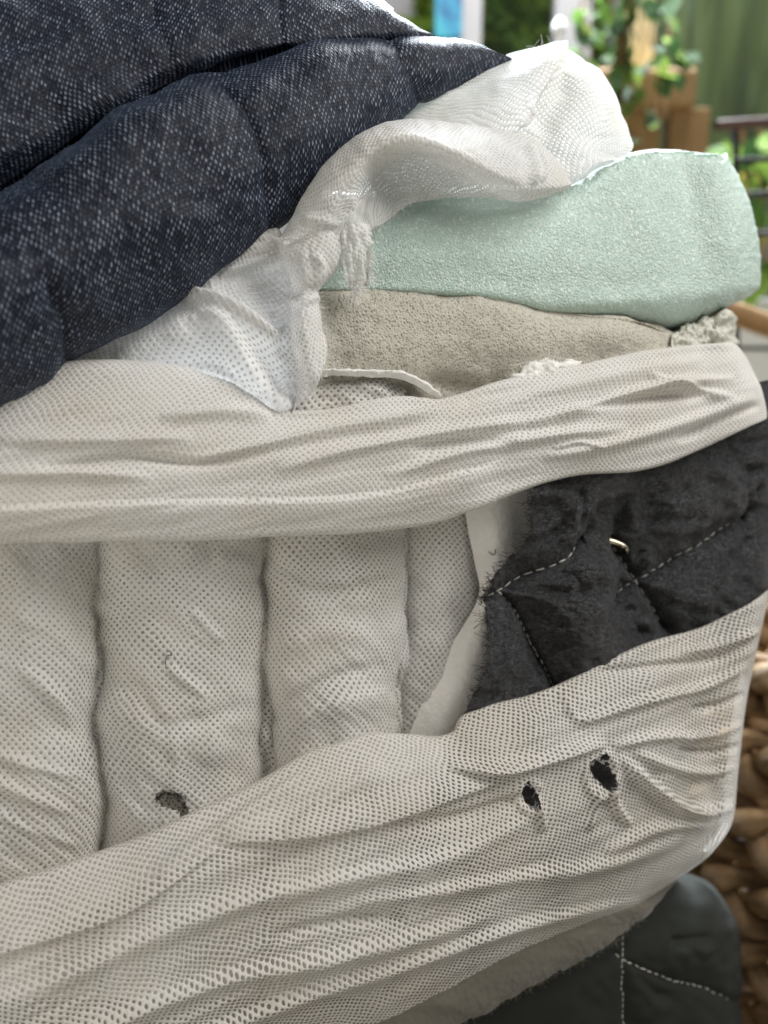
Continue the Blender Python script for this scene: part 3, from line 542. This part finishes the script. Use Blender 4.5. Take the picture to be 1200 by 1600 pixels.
ST = [[(428, 372, -.002), (470, 372, -.008), (510, 358, -.010), (545, 352, -.006)], [(438, 392, -.004), (470, 395, -.010), (505, 388, -.012), (545, 380, -.006)], [(448, 425, -.004), (475, 425, -.012), (500, 425, -.012), (528, 418, -.004)], [(458, 458, -.004), (472, 460, -.010), (484, 460, -.010), (497, 456, -.004)],
      [(454, 490, -.004), (470, 492, -.012), (486, 494, -.012), (500, 492, -.004)], [(454, 535, -.004), (472, 537, -.013), (490, 538, -.013), (507, 537, -.004)], [(466, 580, -.004), (480, 580, -.012), (493, 578, -.011), (505, 570, -.004)], [(462, 612, -.003), (470, 612, -.009), (478, 608, -.008), (488, 603, -.003)], [(452, 646, -.002), (456, 644, -.006), (460, 642, -.006), (466, 638, -.002)]]
st = sheet(ST, 80, 200, lambda X, Y: .55 * fbm(X / 12, Y / 40, 3, 131) + folds(X, Y, [([(436, 378), (470, 368), (505, 350)], 1.6, 8, 10), ([(452, 470), (480, 470), (497, 458)], 2, 8, 8), ([(505, 520), (500, 570), (470, 630)], 2, 4, 5), ([(490, 395), (500, 420), (486, 450)], 2.0, 7, 7)]))
kid(grid('twisted_strip', st[2], M_fine, None, st[3]), tf)
kid(fuzz('frayed_fibre', st[2][70:170, -1], np.tile([1.0, -.2, .1], (100, 1)), 130, .0028, M_fib, None, .00005, .7), tf)
kid(fuzz('frayed_fibre', st[2][4, :50], np.tile([-.3, -.3, 1.0], (50, 1)), 90, .0020, M_fib, None, .00005, .8), tf)
DR = [[(0, 640, .03), (190, 508, .02), (330, 405, .02), (420, 340, .02), (444, 366, .02)], [(20, 640, .024), (215, 505, .020), (335, 430, .010), (424, 368, .008), (448, 392, .006)], [(40, 640, .020), (225, 525, .014), (335, 462, .006), (432, 430, .010), (458, 440, .004)], [(50, 640, .018), (235, 545, .008), (342, 502, .0), (440, 520, .0), (458, 500, .002)], [(60, 660, .016), (250, 580, .006), (370, 558, -.004), (440, 572, -.004), (478, 575, .0)], [(60, 690, .014), (250, 640, .008), (380, 625, .003), (430, 635, -.004), (456, 645, -.002)], [(60, 720, .01), (250, 690, .01), (380, 690, .01), (430, 690, .01), (466, 690, .01)]]
drd = lambda X, Y: folds(X, Y, [([(270, 452), (330, 466), (385, 497), (430, 525), (452, 512)], 5.5, 5, 16), ([(300, 490), (345, 505), (375, 550), (410, 600), (452, 640)], 5, 10, 22), ([(180, 560), (260, 520), (310, 495)], 3, 14, 20), ([(395, 545), (425, 575), (440, 625)], -3, 12, 12), ([(330, 440), (390, 425), (440, 420)], -3.5, 16, 20), ([(340, 425), (400, 410), (440, 395)], 2.5, 5, 8), ([(230, 585), (330, 580), (400, 615)], 2.5, 8, 18)]) + 1.3 * fbm(X / 60, Y / 40, 3, 141)
dr = sheet(DR, 260, 200, drd, True)
tag(grid('fabric_drape', dr[2], M_drape, None, dr[3]), 'slack white perforated fabric sagging in folds below the navy cover', 'fabric')

MB = [[(-90, 640, .04), (0, 605, .04), (150, 578, .04), (330, 598, .04), (460, 655, .04), (620, 640, .04), (690, 642, .04), (800, 612, .04), (900, 592, .04), (1000, 570, .04), (1090, 558, .05), (1140, 552, .07), (1142, 552, .12)],
      [(-90, 630, .006), (0, 596, .006), (150, 562, .004), (330, 582, .004), (460, 640, .0), (620, 618, .0), (690, 623, .0), (800, 592, .0), (900, 570, .0), (1000, 548, .002), (1090, 537, .006), (1143, 535, .02), (1156, 544, .10)],
      [(-90, 668, -.004), (0, 645, -.006), (150, 605, -.006), (330, 618, -.006), (460, 656, -.007), (620, 634, -.008), (690, 636, -.008), (800, 610, -.008), (900, 588, -.008), (1000, 568, -.006), (1090, 553, -.002), (1160, 552, .014), (1170, 560, .10)],
      [(-90, 725, -.010), (0, 712, -.012), (150, 680, -.012), (330, 672, -.012), (460, 690, -.012), (620, 668, -.013), (690, 662, -.013), (800, 642, -.013), (900, 622, -.012), (1000, 602, -.010), (1090, 588, -.006), (1176, 585, .010), (1184, 590, .10)],
      [(-90, 782, -.012), (0, 776, -.014), (150, 758, -.014), (330, 742, -.014), (460, 742, -.014), (620, 726, -.015), (690, 718, -.015), (800, 690, -.015), (900, 672, -.014), (1000, 656, -.012), (1090, 630, -.008), (1186, 608, .008), (1192, 612, .10)],
      [(-90, 828, -.010), (0, 828, -.012), (150, 824, -.012), (330, 818, -.012), (460, 812, -.012), (620, 803, -.013), (690, 795, -.013), (800, 752, -.013), (900, 726, -.012), (1000, 716, -.010), (1090, 688, -.006), (1193, 640, .008), (1198, 644, .10)],
      [(-90, 846, -.006), (0, 848, -.008), (150, 843, -.008), (330, 839, -.008), (460, 833, -.008), (620, 826, -.009), (700, 812, -.009), (800, 770, -.009), (900, 744, -.008), (1000, 735, -.006), (1090, 704, -.002), (1194, 656, .010), (1199, 656, .10)],
      [(-90, 838, .01), (0, 840, .01), (150, 835, .01), (330, 831, .01), (460, 825, .01), (620, 818, .01), (700, 804, .01), (800, 762, .01), (900, 736, .01), (1000, 727, .01), (1090, 696, .01), (1192, 650, .02), (1197, 650, .10)]]
def mbd(X, Y):
    c, s = math.cos(-.2), math.sin(-.2); a = X * c + Y * s; b = Y * c - X * s
    return 1.15 * folds(X, Y, [([(-60, 797), (100, 790), (250, 785), (400, 783), (550, 778), (640, 763), (720, 738)], 3.2, 4, 60, 2, False),
        ([(290, 722), (400, 697), (520, 672), (640, 650), (730, 628)], 3.6, 9, 12), ([(250, 652), (340, 645), (425, 650)], 3.0, 9, 14), ([(0, 690), (120, 690), (300, 684)], 3.0, 14, 12), ([(60, 735), (200, 715), (300, 725), (420, 705)], -3.0, 12, 10), ([(-40, 745), (100, 738), (240, 745)], 2.6, 10, 14),
        ([(430, 735), (560, 700), (720, 672), (860, 655)], 3.4, 16, 12), ([(600, 745), (720, 705), (850, 680), (980, 668)], 3.2, 12, 14), ([(640, 700), (720, 690), (800, 690)], -3, 12, 12), ([(700, 655), (830, 618), (960, 585), (1100, 560)], 2.6, 10, 18), ([(820, 660), (930, 632), (1040, 600), (1150, 592)], 4.2, 9, 16), ([(900, 640), (1010, 622), (1110, 615)], -4, 14, 10), ([(1010, 585), (1080, 608), (1150, 622)], 2.8, 8, 14), ([(850, 715), (960, 690), (1080, 655), (1180, 618)], 3.0, 12, 18), ([(860, 700), (900, 690), (940, 698)], 2, 6, 6), ([(1060, 690), (1130, 655), (1190, 632)], -3, 8, 8)], .68) \
        + 0.8 * fbm(a / 170, b / 26, 2, 151) + 0.4 * fbm(a / 70, b / 9, 2, 152) * np.clip(vn(X / 140, Y / 60, 77) + .2, 0, 1)
MB = [r_[:-2] + [(r_[-2][0], r_[-2][1], r_[-2][2] * .5 - .002)] + r_[-1:] for r_ in MB]
MB = [r_[:-1] + [(r_[-1][0] - 22, r_[-1][1], r_[-1][2])] for r_ in MB]
mb = sheet(MB, 620, 220, mbd, True, 12)
ms = tag(grid('fabric_band', mb[2], M_band, None, mb[3]), 'wide creased white perforated band wrapped across the middle of the mattress', 'fabric')
fuzz('frayed_fibre', mb[2][30, 200:520], np.tile([0, -.2, 1.0], (320, 1)), 150, .0022, M_fib, ms, .00005, .7)
fuzz('frayed_fibre', mb[2][172, 300:540], np.tile([.1, -.2, -1.0], (240, 1)), 110, .0016, M_fib, ms, .00005, .7)

LB = [[(-90, 1420, .03), (0, 1398, .03), (100, 1366, .03), (250, 1306, .03), (400, 1236, .03), (500, 1180, .03), (600, 1160, .03), (690, 1162, .03), (730, 1130, .03), (860, 1090, .03), (1000, 1028, .03), (1100, 996, .04), (1194, 940, .06), (1195, 940, .12)],
      [(-90, 1410, -.002), (0, 1382, -.004), (100, 1350, -.004), (250, 1291, -.004), (400, 1220, -.004), (490, 1168, -.004), (590, 1144, -.003), (695, 1145, .0), (728, 1112, .0), (860, 1073, .0), (1000, 1010, .002), (1100, 979, .006), (1197, 924, .024), (1199, 926, .10)],
      [(-90, 1440, -.012), (0, 1412, -.014), (110, 1376, -.014), (260, 1315, -.014), (410, 1245, -.014), (510, 1192, -.013), (610, 1168, -.012), (700, 1165, -.009), (745, 1130, -.007), (870, 1090, -.007), (1005, 1030, -.005), (1103, 998, .0), (1194, 952, .020), (1197, 955, .10)],
      [(-90, 1500, -.020), (0, 1474, -.022), (130, 1428, -.022), (280, 1358, -.022), (430, 1285, -.022), (540, 1240, -.022), (640, 1212, -.020), (720, 1196, -.017), (780, 1165, -.015), (890, 1130, -.014), (1015, 1080, -.011), (1105, 1050, -.006), (1180, 1020, .014), (1184, 1025, .10)],
      [(-90, 1590, -.026), (0, 1566, -.028), (150, 1505, -.028), (310, 1430, -.028), (460, 1360, -.028), (580, 1318, -.027), (680, 1285, -.025), (770, 1255, -.022), (840, 1225, -.020), (930, 1195, -.018), (1035, 1155, -.015), (1105, 1130, -.008), (1164, 1105, .010), (1168, 1110, .10)],
      [(-90, 1690, -.028), (0, 1668, -.030), (170, 1600, -.030), (340, 1520, -.030), (490, 1452, -.030), (620, 1402, -.029), (720, 1368, -.027), (810, 1335, -.024), (880, 1305, -.022), (960, 1275, -.019), (1050, 1240, -.014), (1105, 1220, -.006), (1153, 1205, .012), (1156, 1208, .10)],
      [(-90, 1780, -.024), (0, 1760, -.026), (190, 1690, -.026), (370, 1605, -.026), (520, 1530, -.026), (650, 1475, -.025), (750, 1436, -.023), (835, 1400, -.020), (900, 1372, -.018), (975, 1345, -.014), (1050, 1322, -.008), (1100, 1305, .0), (1144, 1285, .016), (1147, 1287, .10)],
      [(-90, 1840, -.012), (0, 1822, -.014), (210, 1790, -.008), (390, 1700, -.008), (550, 1622, -.008), (680, 1560, -.008), (780, 1508, -.007), (856, 1466, -.006), (920, 1438, -.004), (988, 1412, -.001), (1045, 1380, .004), (1090, 1350, .010), (1118, 1325, .024), (1120, 1327, .10)],
      [(-90, 1850, .01), (0, 1832, .01), (210, 1800, .012), (390, 1708, .012), (550, 1628, .012), (680, 1565, .012), (780, 1511, .012), (856, 1469, .012), (920, 1440, .012), (988, 1413, .014), (1040, 1380, .02), (1080, 1355, .03), (1105, 1332, .04), (1106, 1333, .10)]]
def lbd(X, Y):
    c, s = math.cos(-.42), math.sin(-.42); a = X * c + Y * s; b = Y * c - X * s
    return 1.2 * folds(X, Y, [([(345, 1318), (450, 1308), (560, 1292), (640, 1268), (720, 1240), (840, 1196)], 4.5, 40, 5), ([(-60, 1505), (60, 1470), (180, 1432), (260, 1385), (340, 1325)], 4.5, 46, 5), ([(440, 1300), (520, 1240), (600, 1190)], 2.6, 10, 22), ([(240, 1370), (300, 1330), (420, 1250), (500, 1200)], 2.4, 16, 12),
        ([(-60, 1590), (150, 1500), (330, 1420), (520, 1370), (700, 1335), (860, 1260)], 4.0, 10, 30), ([(-60, 1690), (160, 1600), (330, 1530), (480, 1500), (640, 1462), (800, 1420)], 3.8, 10, 26), ([(200, 1670), (400, 1580), (600, 1510), (760, 1455), (880, 1425), (1000, 1405)], 3.6, 8, 22), ([(560, 1410), (680, 1390), (800, 1370), (950, 1345), (1080, 1300)], 2.8, 10, 20), ([(420, 1470), (540, 1440), (640, 1440)], -3, 14, 12), ([(600, 1290), (720, 1275), (850, 1235)], -3, 10, 16),
        ([(700, 1200), (770, 1205), (845, 1190), (900, 1172), (948, 1162)], 5.5, 14, 7), ([(880, 1075), (888, 1105), (905, 1125), (985, 1105), (1060, 1080)], 1.8, 8, 10), ([(955, 1166), (1030, 1150), (1100, 1148), (1165, 1130)], 3.2, 8, 9), ([(965, 1180), (1020, 1228), (1075, 1262), (1145, 1258)], 5.0, 9, 14), ([(990, 1175), (1060, 1200), (1110, 1205), (1155, 1195)], 3.0, 8, 8), ([(905, 1125), (1000, 1095), (1090, 1075), (1172, 1040)], 3.4, 8, 10), ([(1060, 1020), (1120, 1010), (1185, 985)], 2.8, 8, 8), ([(930, 1050), (1020, 1040), (1110, 1030), (1180, 1005)], -2.6, 8, 8), ([(1080, 1110), (1130, 1100), (1168, 1085)], -3, 7, 7), ([(1060, 1170), (1110, 1176), (1160, 1165)], -3, 6, 6), ([(830, 1225), (838, 1260), (850, 1300)], 2.4, 8, 8), ([(950, 1215), (960, 1255), (985, 1290)], 3, 8, 8), ([(935, 1225), (930, 1265), (920, 1300)], 2, 8, 8), ([(940, 1330), (1030, 1290), (1130, 1285)], 2.6, 10, 16)], .75) + sum(2.2 * np.exp(-((np.hypot(X - hx, (Y - hy) * .7) - hr) / 6) ** 2) for hx, hy, hr in ((827, 1242, 17), (938, 1210, 24))) \
        + 0.9 * fbm(a / 190, b / 28, 2, 161) + 0.5 * fbm(a / 80, b / 9, 2, 162) * np.clip(vn(X / 130, Y / 70, 78) + .25, 0, 1)
LB = [r_[:-2] + [(r_[-2][0], r_[-2][1], r_[-2][2] * .35 - .004)] + r_[-1:] for r_ in LB]
LB = [r_[:-1] + [(r_[-1][0] - 22, r_[-1][1], r_[-1][2])] for r_ in LB]
lb = sheet(LB, 620, 260, lbd, True, 9)
h1 = [(815, 1228), (826, 1222), (834, 1232), (838, 1250), (832, 1262), (824, 1256)]; h2 = [(918, 1192), (930, 1186), (946, 1192), (958, 1214), (959, 1228), (944, 1230), (930, 1216)]; h3 = [(938, 1180), (945, 1178), (947, 1186), (940, 1188)]
X, Y = lb[0] + 2.5 * vn(lb[0] / 5, lb[1] / 5, 11), lb[1] + 2.5 * vn(lb[0] / 5, lb[1] / 5, 12)
front = (np.linspace(0, 8, 260) > 1)[:, None]
ls = tag(grid('fabric_band', lb[2], M_net, None, lb[3], keepmask((inpoly(X, Y, h1) | inpoly(X, Y, h2) | inpoly(X, Y, h3)) & front)), 'open-mesh white fabric band with two torn holes round the mattress bottom', 'fabric')
fuzz('frayed_fibre', lb[2][32, 240:330], np.tile([0, -.2, 1.0], (90, 1)), 60, .0018, M_fib, ls, .00005, .7)
for hp in (h1, h2):
    q = np.array([near(lb, x, y, .0003) for x, y in hp]); kfz = fuzz('frayed_fibre', q, np.tile([0.1, -.6, -.4], (len(q), 1)), 26, .0030, M_fib, ls, .00006, 1.0)
th = sheet([[q_[:2] + (q_[2] + .003,) for q_ in LB[1][:7]] + [(690, 1147, .003)], [q_[:2] + (q_[2] + .003,) for q_ in LB[2][:7]] + [(690, 1168, -.006)], [q_[:2] + (q_[2] + .003,) for q_ in LB[3][:7]] + [(700, 1200, -.014)]], 300, 70, lambda X, Y: lbd(X, Y) - 1.2, True)
grid('turned_hem', th[2], M_fine, ls, th[3])
# thick batting under the lower band
BT = [[(380, 1640, .004), (540, 1575, .004), (670, 1518, .004), (770, 1470, .006), (850, 1436, .008), (920, 1415, .010), (1000, 1398, .016), (1050, 1370, .03)], [(380, 1690, -.010), (560, 1605, -.010), (690, 1542, -.010), (790, 1492, -.008), (860, 1460, -.006), (930, 1432, -.004), (1004, 1408, .004), (1055, 1376, .03)], [(400, 1760, -.008), (600, 1660, -.008), (730, 1585, -.008), (815, 1538, -.006), (890, 1500, -.004), (950, 1466, -.002), (1004, 1430, .006), (1050, 1384, .03)], [(400, 1800, .010), (610, 1690, .010), (745, 1600, .010), (825, 1552, .010), (900, 1513, .010), (958, 1478, .010), (1006, 1442, .014), (1045, 1388, .03)]]
bt = sheet(BT, 240, 60, lambda X, Y: 0.9 * fbm(X / 60, Y / 30, 2, 171) + .28 * fbm(X / 4, Y / 4, 2, 172))
rg = (np.arange(60)[:, None] > 56 - 4 * (1 + vn(bt[0] / 12, 0 * bt[0], 14)) - 2 * (1 + vn(bt[0] / 3, 0 * bt[0], 15)))
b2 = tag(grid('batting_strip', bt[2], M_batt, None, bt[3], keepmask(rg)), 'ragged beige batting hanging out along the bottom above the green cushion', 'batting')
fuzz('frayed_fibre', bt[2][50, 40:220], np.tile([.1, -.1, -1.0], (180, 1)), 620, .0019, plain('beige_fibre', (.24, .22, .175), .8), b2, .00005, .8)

# ------------------------------------------------------------------ green-grey quilted cushion
GS = [[(970, 1380), (972, 1440), (973, 1520), (976, 1600), (980, 1700)], [(960, 1490), (985, 1505), (1040, 1528), (1100, 1545), (1150, 1566)]]
gd = lambda X, Y: puff(X, Y, GS, 6.0, 40, .8) + 1.5 * fbm(X / 90, Y / 70, 3, 181) + folds(X, Y, [([(1035, 1464), (1060, 1472), (1082, 1490)], -1.6, 6, 9), ([(1035, 1466), (1065, 1463), (1100, 1461)], -1.8, 5, 8), ([(1040, 1475), (1080, 1480), (1110, 1478)], 2, 9, 10), ([(990, 1520), (1020, 1548), (1050, 1560)], -2, 9, 9)])
G = sheet([[(500, 1480, .10), (700, 1420, .10), (900, 1370, .10), (1040, 1366, .12), (1100, 1390, .14), (1120, 1420, .16)], [(500, 1500, .05), (700, 1450, .05), (900, 1400, .05), (1040, 1385, .06), (1108, 1410, .08), (1135, 1440, .14)], [(500, 1560, .03), (700, 1520, .03), (900, 1470, .03), (1040, 1450, .036), (1120, 1460, .06), (1148, 1490, .14)], [(500, 1650, .026), (700, 1600, .026), (900, 1560, .026), (1040, 1545, .034), (1130, 1545, .06), (1155, 1555, .14)], [(500, 1800, .05), (700, 1760, .05), (900, 1720, .05), (1040, 1700, .05), (1120, 1680, .07), (1150, 1680, .14)]], 240, 180, gd)
g0 = thing('quilted_cushion', 'dark green grey cushion with white stitch lines under the ragged batting', 'cushion', tuple(onface(900, 1600, .04)))
kid(grid('cushion_cover', G[2], M_green, None, G[3]), g0)
stitches(G, g0, GS[0], 9, ln=.0026, size=.0016); stitches(G, g0, GS[1], 11, ln=.003, size=.0017)

# ------------------------------------------------------------------ seagrass basket
bc = np.array([0.375, 0.655]); bk = thing('woven_basket', 'round basket of chunky braided brown seagrass beside the mattress corner', 'basket', (bc[0], bc[1], 0.02))
def braid(z, R, w, ph):
    n = 420; t = np.linspace(0, 2 * math.pi, n + 1); m = 7; paths = []; out = []
    for s in range(3):
        a = t * m + s * 2 * math.pi / 3 + ph; rad = R + .011 * np.sin(2 * a) * .8; zz = z + w * np.sin(a)
        out.append(np.stack([bc[0] + rad * np.cos(t), bc[1] + rad * np.sin(t), zz + 0 * t], 1))
    V = []; F = []; U = []; b = 0
    for p in out:
        tg = np.gradient(p, axis=0); tg /= np.linalg.norm(tg, axis=1, keepdims=True); o = np.stack([np.cos(t), np.sin(t), 0 * t], 1); w2 = np.cross(tg, o); k = 9; aa = np.arange(k) * 2 * math.pi / k
        q = p[:, None] + .0090 * np.cos(aa)[None, :, None] * o[:, None] + .0118 * np.sin(aa)[None, :, None] * w2[:, None]
        V.append(q.reshape(-1, 3)); U.append(np.stack([np.repeat(t[:, None] * 12, k, 1), np.repeat(aa[None] * .02, n + 1, 0)], 2).reshape(-1, 2))
        i = b + np.arange((n + 1) * k).reshape(n + 1, k); j = np.roll(i, -1, 1); F.append(np.stack([i[:-1], j[:-1], j[1:], i[1:]], 2).reshape(-1, 4)); b += (n + 1) * k
    return kid(link('braid', mesh('braid', np.concatenate(V), np.concatenate(F), np.concatenate(U)), M_braid), bk)
for k in range(7):
    z = 0.030 + k * .054; R = .082 + .046 * math.sin(math.pi * (k + .6) / 7.5); braid(z, R, .0175, k * 1.3)
shade_slab = box('shade_slab', (0.30, 0.55, 0.006), (1.3, 1.0, 0.010), plain('shade_dark', (0.018, 0.014, 0.012), 0.95, 200, 0.4), bev=.003); tag(shade_slab, 'near-black slab added as the shadow on the floor under the basket', 'shade_slab')  # thin dark slab added in place of the shadow around the basket foot

# ------------------------------------------------------------------ far background (all out of focus)
M_wood = plain('brown_wood', (0.29, 0.165, 0.062), 0.6, 20, 0.25); M_tan = plain('tan_wood', (0.55, 0.43, 0.22), 0.6, 15, 0.2); M_black = plain('black_wire', (0.012, 0.012, 0.013), 0.5)
M_grey = plain('grey_paint', (0.52, 0.53, 0.58), 0.7); M_white = plain('white_glaze', (0.74, 0.74, 0.74), 0.35, 8, 0.05)
L1, L2, L3, L4 = leaf_mat('leaf_mid', (.06, .13, .025), (.13, .22, .05)), leaf_mat('leaf_lime', (.18, .30, .04), (.26, .38, .08)), leaf_mat('leaf_dark', (.025, .06, .02), (.05, .10, .03)), leaf_mat('leaf_yellow', (.55, .42, .06), (.45, .45, .10))
def slab(name, x0, y0, x1, y1, Y, t, mat, parent=None, bev=.002):
    a = aty(x0, y0, Y); b = aty(x1, y1, Y); return box(name, ((a[0] + b[0]) / 2, Y + t / 2, (a[2] + b[2]) / 2), (abs(b[0] - a[0]), t, abs(a[2] - b[2])), mat, parent, bev)
def leaf_mesh(mat):
    p = [(0, 0, 0), (.32, .02, .25), (.36, .05, .5), (.22, .03, .8), (0, -.04, 1.05), (-.22, .03, .8), (-.36, .05, .5), (-.32, .02, .25), (0, -.06, .5)]
    f = [[8, i, (i + 1) % 8] for i in range(8)]; me = mesh('leaf', p, f); me.materials.append(mat); return me
LM = [leaf_mesh(m) for m in (L1, L2, L3, L4)]
def leaf(p, s, kind, root):
    o = bpy.data.objects.new('leaf', LM[kind]); COL.objects.link(o); o.location = Vector(p) - root.location; o.scale = (s, s, s)
    o.rotation_euler = (random.uniform(1.9, 3.6), random.uniform(-.6, .6), random.uniform(-1.2, 1.2)); o.parent = root
# printed strip and window frame at the top
pr = slab('wall_print', 683, -260, 722, 58, 2.6, .02, blue_mat()); tag(pr, 'narrow turquoise and blue print on the grey wall behind the navy cover', 'print')
wf = thing('window', 'tall window with grey frame and green garden behind the hanging vine', 'window', tuple(aty(820, 200, 2.9)))
for a in ((724, -300, 744, 420), (880, -300, 906, 420), (1028, -300, 1058, 420)): kid(slab('window_frame', *a, 2.85, .05, M_grey), wf)
gm = NT('glass'); gl = gm.n('MixShader', {0: .06, 1: gm.n('BsdfTransparent').outputs[0], 2: gm.n('BsdfGlossy', {'Roughness': .02}).outputs[0]}).outputs[0]; gm.end(gl)
for a in ((744, -300, 880, 420), (906, -300, 1028, 420)): kid(slab('window_pane', *a, 2.875, .006, gm.m, None, 0), wf)
def shrub(cx, Y, ybase, ytop, wpx, n, kinds, size, label, group):
    b = aty(cx, ybase, Y); r = thing('garden_shrub', label, 'shrub', tuple(b), group); V = []; F = []; H = aty(cx, ytop, Y)[2] - b[2]; wd = wpx / FPX * Y
    kid(tube('stem', [[b + np.array([dx * .2 * k, 0, H * k * .9]) for k in np.linspace(0, 1, 6)] for dx in (-wd, 0, wd)], .012, M_wood), r)
    for k in range(3):
        N_ = n // 3; Vv = []; Ff = []; c = rng.normal(0, .28, (9, 3)) * np.array([wd, .12, H * .9]) + np.array([0, 0, H * .55])
        for i in range(N_):
            p = c[i % 9] + rng.normal(0, .10, 3) * np.array([wd * 1.5, .5, H]); q = rng.normal(0, 1, (2, 3)); q[0] /= np.linalg.norm(q[0]); q[1] -= q[0] * q[0].dot(q[1]); q[1] /= np.linalg.norm(q[1]); s = size * random.uniform(.6, 1.4)
            Vv += [p, p + s * (.5 * q[0] + .35 * q[1]), p + s * q[0], p + s * (.5 * q[0] - .35 * q[1])]; Ff.append([4 * i, 4 * i + 1, 4 * i + 2, 4 * i + 3])
        o = link('foliage', mesh('foliage', np.array(Vv), np.array(Ff)), (L1, L2, L3, L4)[kinds[k]], r); o['kind'] = 'stuff'
    return r
shrub(770, 3.15, 500, -120, 150, 2400, (1, 0, 1), .12, 'light green shrub outside the left window pane', 'garden shrubs')
shrub(850, 3.25, 500, -120, 150, 2400, (0, 1, 0), .12, 'darker green shrub outside beside the middle window bar', 'garden shrubs')
cv = slab('painting', 1058, -420, 1420, 330, 2.3, .03, canvas_mat()); tag(cv, 'large green painting with dark vertical strokes at the right', 'painting')
# wooden stand with trailing vine
ws = thing('wooden_stand', 'brown wooden plant stand with a tall tan post above the foam', 'plant stand', tuple(aty(1000, 420, 1.75)))
o = slab('shelf_board', 915, 104, 1088, 168, 1.72, .10, M_wood, None, .008); kid(o, ws)
kid(slab('post', 992, -300, 1020, 110, 1.80, .035, M_tan), ws)
for a in ((925, 168, 965, 600), (1050, 168, 1078, 600), (985, 168, 1006, 600)): kid(slab('leg', *a, 1.74, .05, M_wood), ws)
vn_ = thing('trailing_vine', 'leafy green vine trailing down over the wooden stand', 'plant', tuple(aty(985, -40, 1.66)))
vp = []
for k in range(9):
    x = random.uniform(905, 1055); q = [(x + random.uniform(-14, 14), yv) for yv in np.linspace(-80, random.uniform(120, 250), 7)]; Yv = random.uniform(1.60, 1.69)
    pts = np.array([aty(a, b, Yv) for a, b in q]); vp.append(cr([tuple(p) for p in pts], 20))
    for i in range(13): f = random.random() * 19; p = vp[-1][int(f)] + rng.normal(0, .012, 3); leaf(p, random.uniform(.026, .05), random.choices((0, 1, 2), (4, 1, 7))[0], vn_)
kid(tube('stem', vp, .0022, L3 and M_wood), vn_)
# white drop on a cord, added to stand for a blurred bright highlight
glint = link('glint_drop', mesh('glint_drop', *(lambda a: (a[0], a[1]))((lambda n, m: (np.array([(math.cos(2 * math.pi * j / m) * .011 * math.sin(math.pi * (i + .02) / (n + .04)) * (1.25 - .4 * i / n), math.sin(2 * math.pi * j / m) * .011 * math.sin(math.pi * (i + .02) / (n + .04)), .020 - .040 * i / n) for i in range(n + 1) for j in range(m)]), np.array([[i * m + j, (i + 1) * m + j, (i + 1) * m + (j + 1) % m, i * m + (j + 1) % m] for i in range(n) for j in range(m)])))(10, 12))), plain('glint_white', (.95, .95, .95), .15))
glint.location = aty(874, 46, 1.6); glint.scale = (1.05, 1, 1.0); tag(glint, 'small white drop added as a bright highlight left of the vine', 'highlight')
tube('cord', [[(0, 0, .018), (0, 0, .20), (0, 0, .4)]], .0012, M_grey, glint)
# black wire rack, potted leaves, tiles
rk = thing('wire_rack', 'black wire rack with a brown top rail at the right edge', 'rack', tuple(aty(1180, 700, 1.2)))
def bar(name, x0, y0, x1, y1, Y, r, mat): return kid(tube(name, [np.linspace(aty(x0, y0, Y), aty(x1, y1, Y), 6)], r, mat, None, 8), rk)
bar('top_rail', 1118, 196, 1420, 176, 1.2, .0075, plain('dark_wood', (.07, .03, .018), .5))
for y in (249, 303, 366): bar('rack_wire', 1145, y + 2, 1420, y - 10, 1.2, .0045, M_black)
for x in (1150, 1290): bar('rack_post', x, 196, x, 760, 1.215, .005, M_black)
pl = thing('potted_plant', 'plant with lime and yellow leaves behind the wire rack', 'plant', tuple(aty(1190, 460, 1.5)))
kid(tube('stem', [np.linspace(aty(1190 + dx * .3, 460, 1.5), aty(1190 + dx, 200, 1.5), 8) for dx in (-30, 0, 25, 50)], .004, M_wood), pl)
for i in range(110): leaf(aty(random.uniform(1100, 1300), random.uniform(205, 440), random.uniform(1.4, 1.58)), random.uniform(.035, .065), random.choices((0, 1, 3, 2), (3, 4, 2, 3))[0], pl)
tw = thing('tiled_ledge', 'white tiled ledge with dark joints below the wire rack', 'ledge', tuple(aty(1250, 700, 1.55)))
kid(slab('ledge_core', 1000, 462, 1500, 960, 1.62, .2, M_black, None, 0), tw)
for r in range(6):
    for c in range(7):
        x0 = 1040 + c * 66 + (r % 2) * 22; y0 = 466 + r * 82; kid(slab('tile', x0, y0, x0 + 60, y0 + 75, 1.605, .02, M_white), tw)
rod = tube('wooden_rod', [cr([tuple(aty(x, y, 1.0)) for x, y in ((1120, 482), (1160, 494), (1188, 505), (1300, 540))], 14)], .0135, M_wood, None, 10); tag(rod, 'short brown wooden rod beside the foam and tiles', 'rod')
crt = slab('storage_box', 1150, 700, 1600, 1060, 1.1, .3, plain('cream_card', (.66, .58, .44), .8, 6, .06), None, .006); tag(crt, 'plain cream box standing behind the woven basket', 'box')
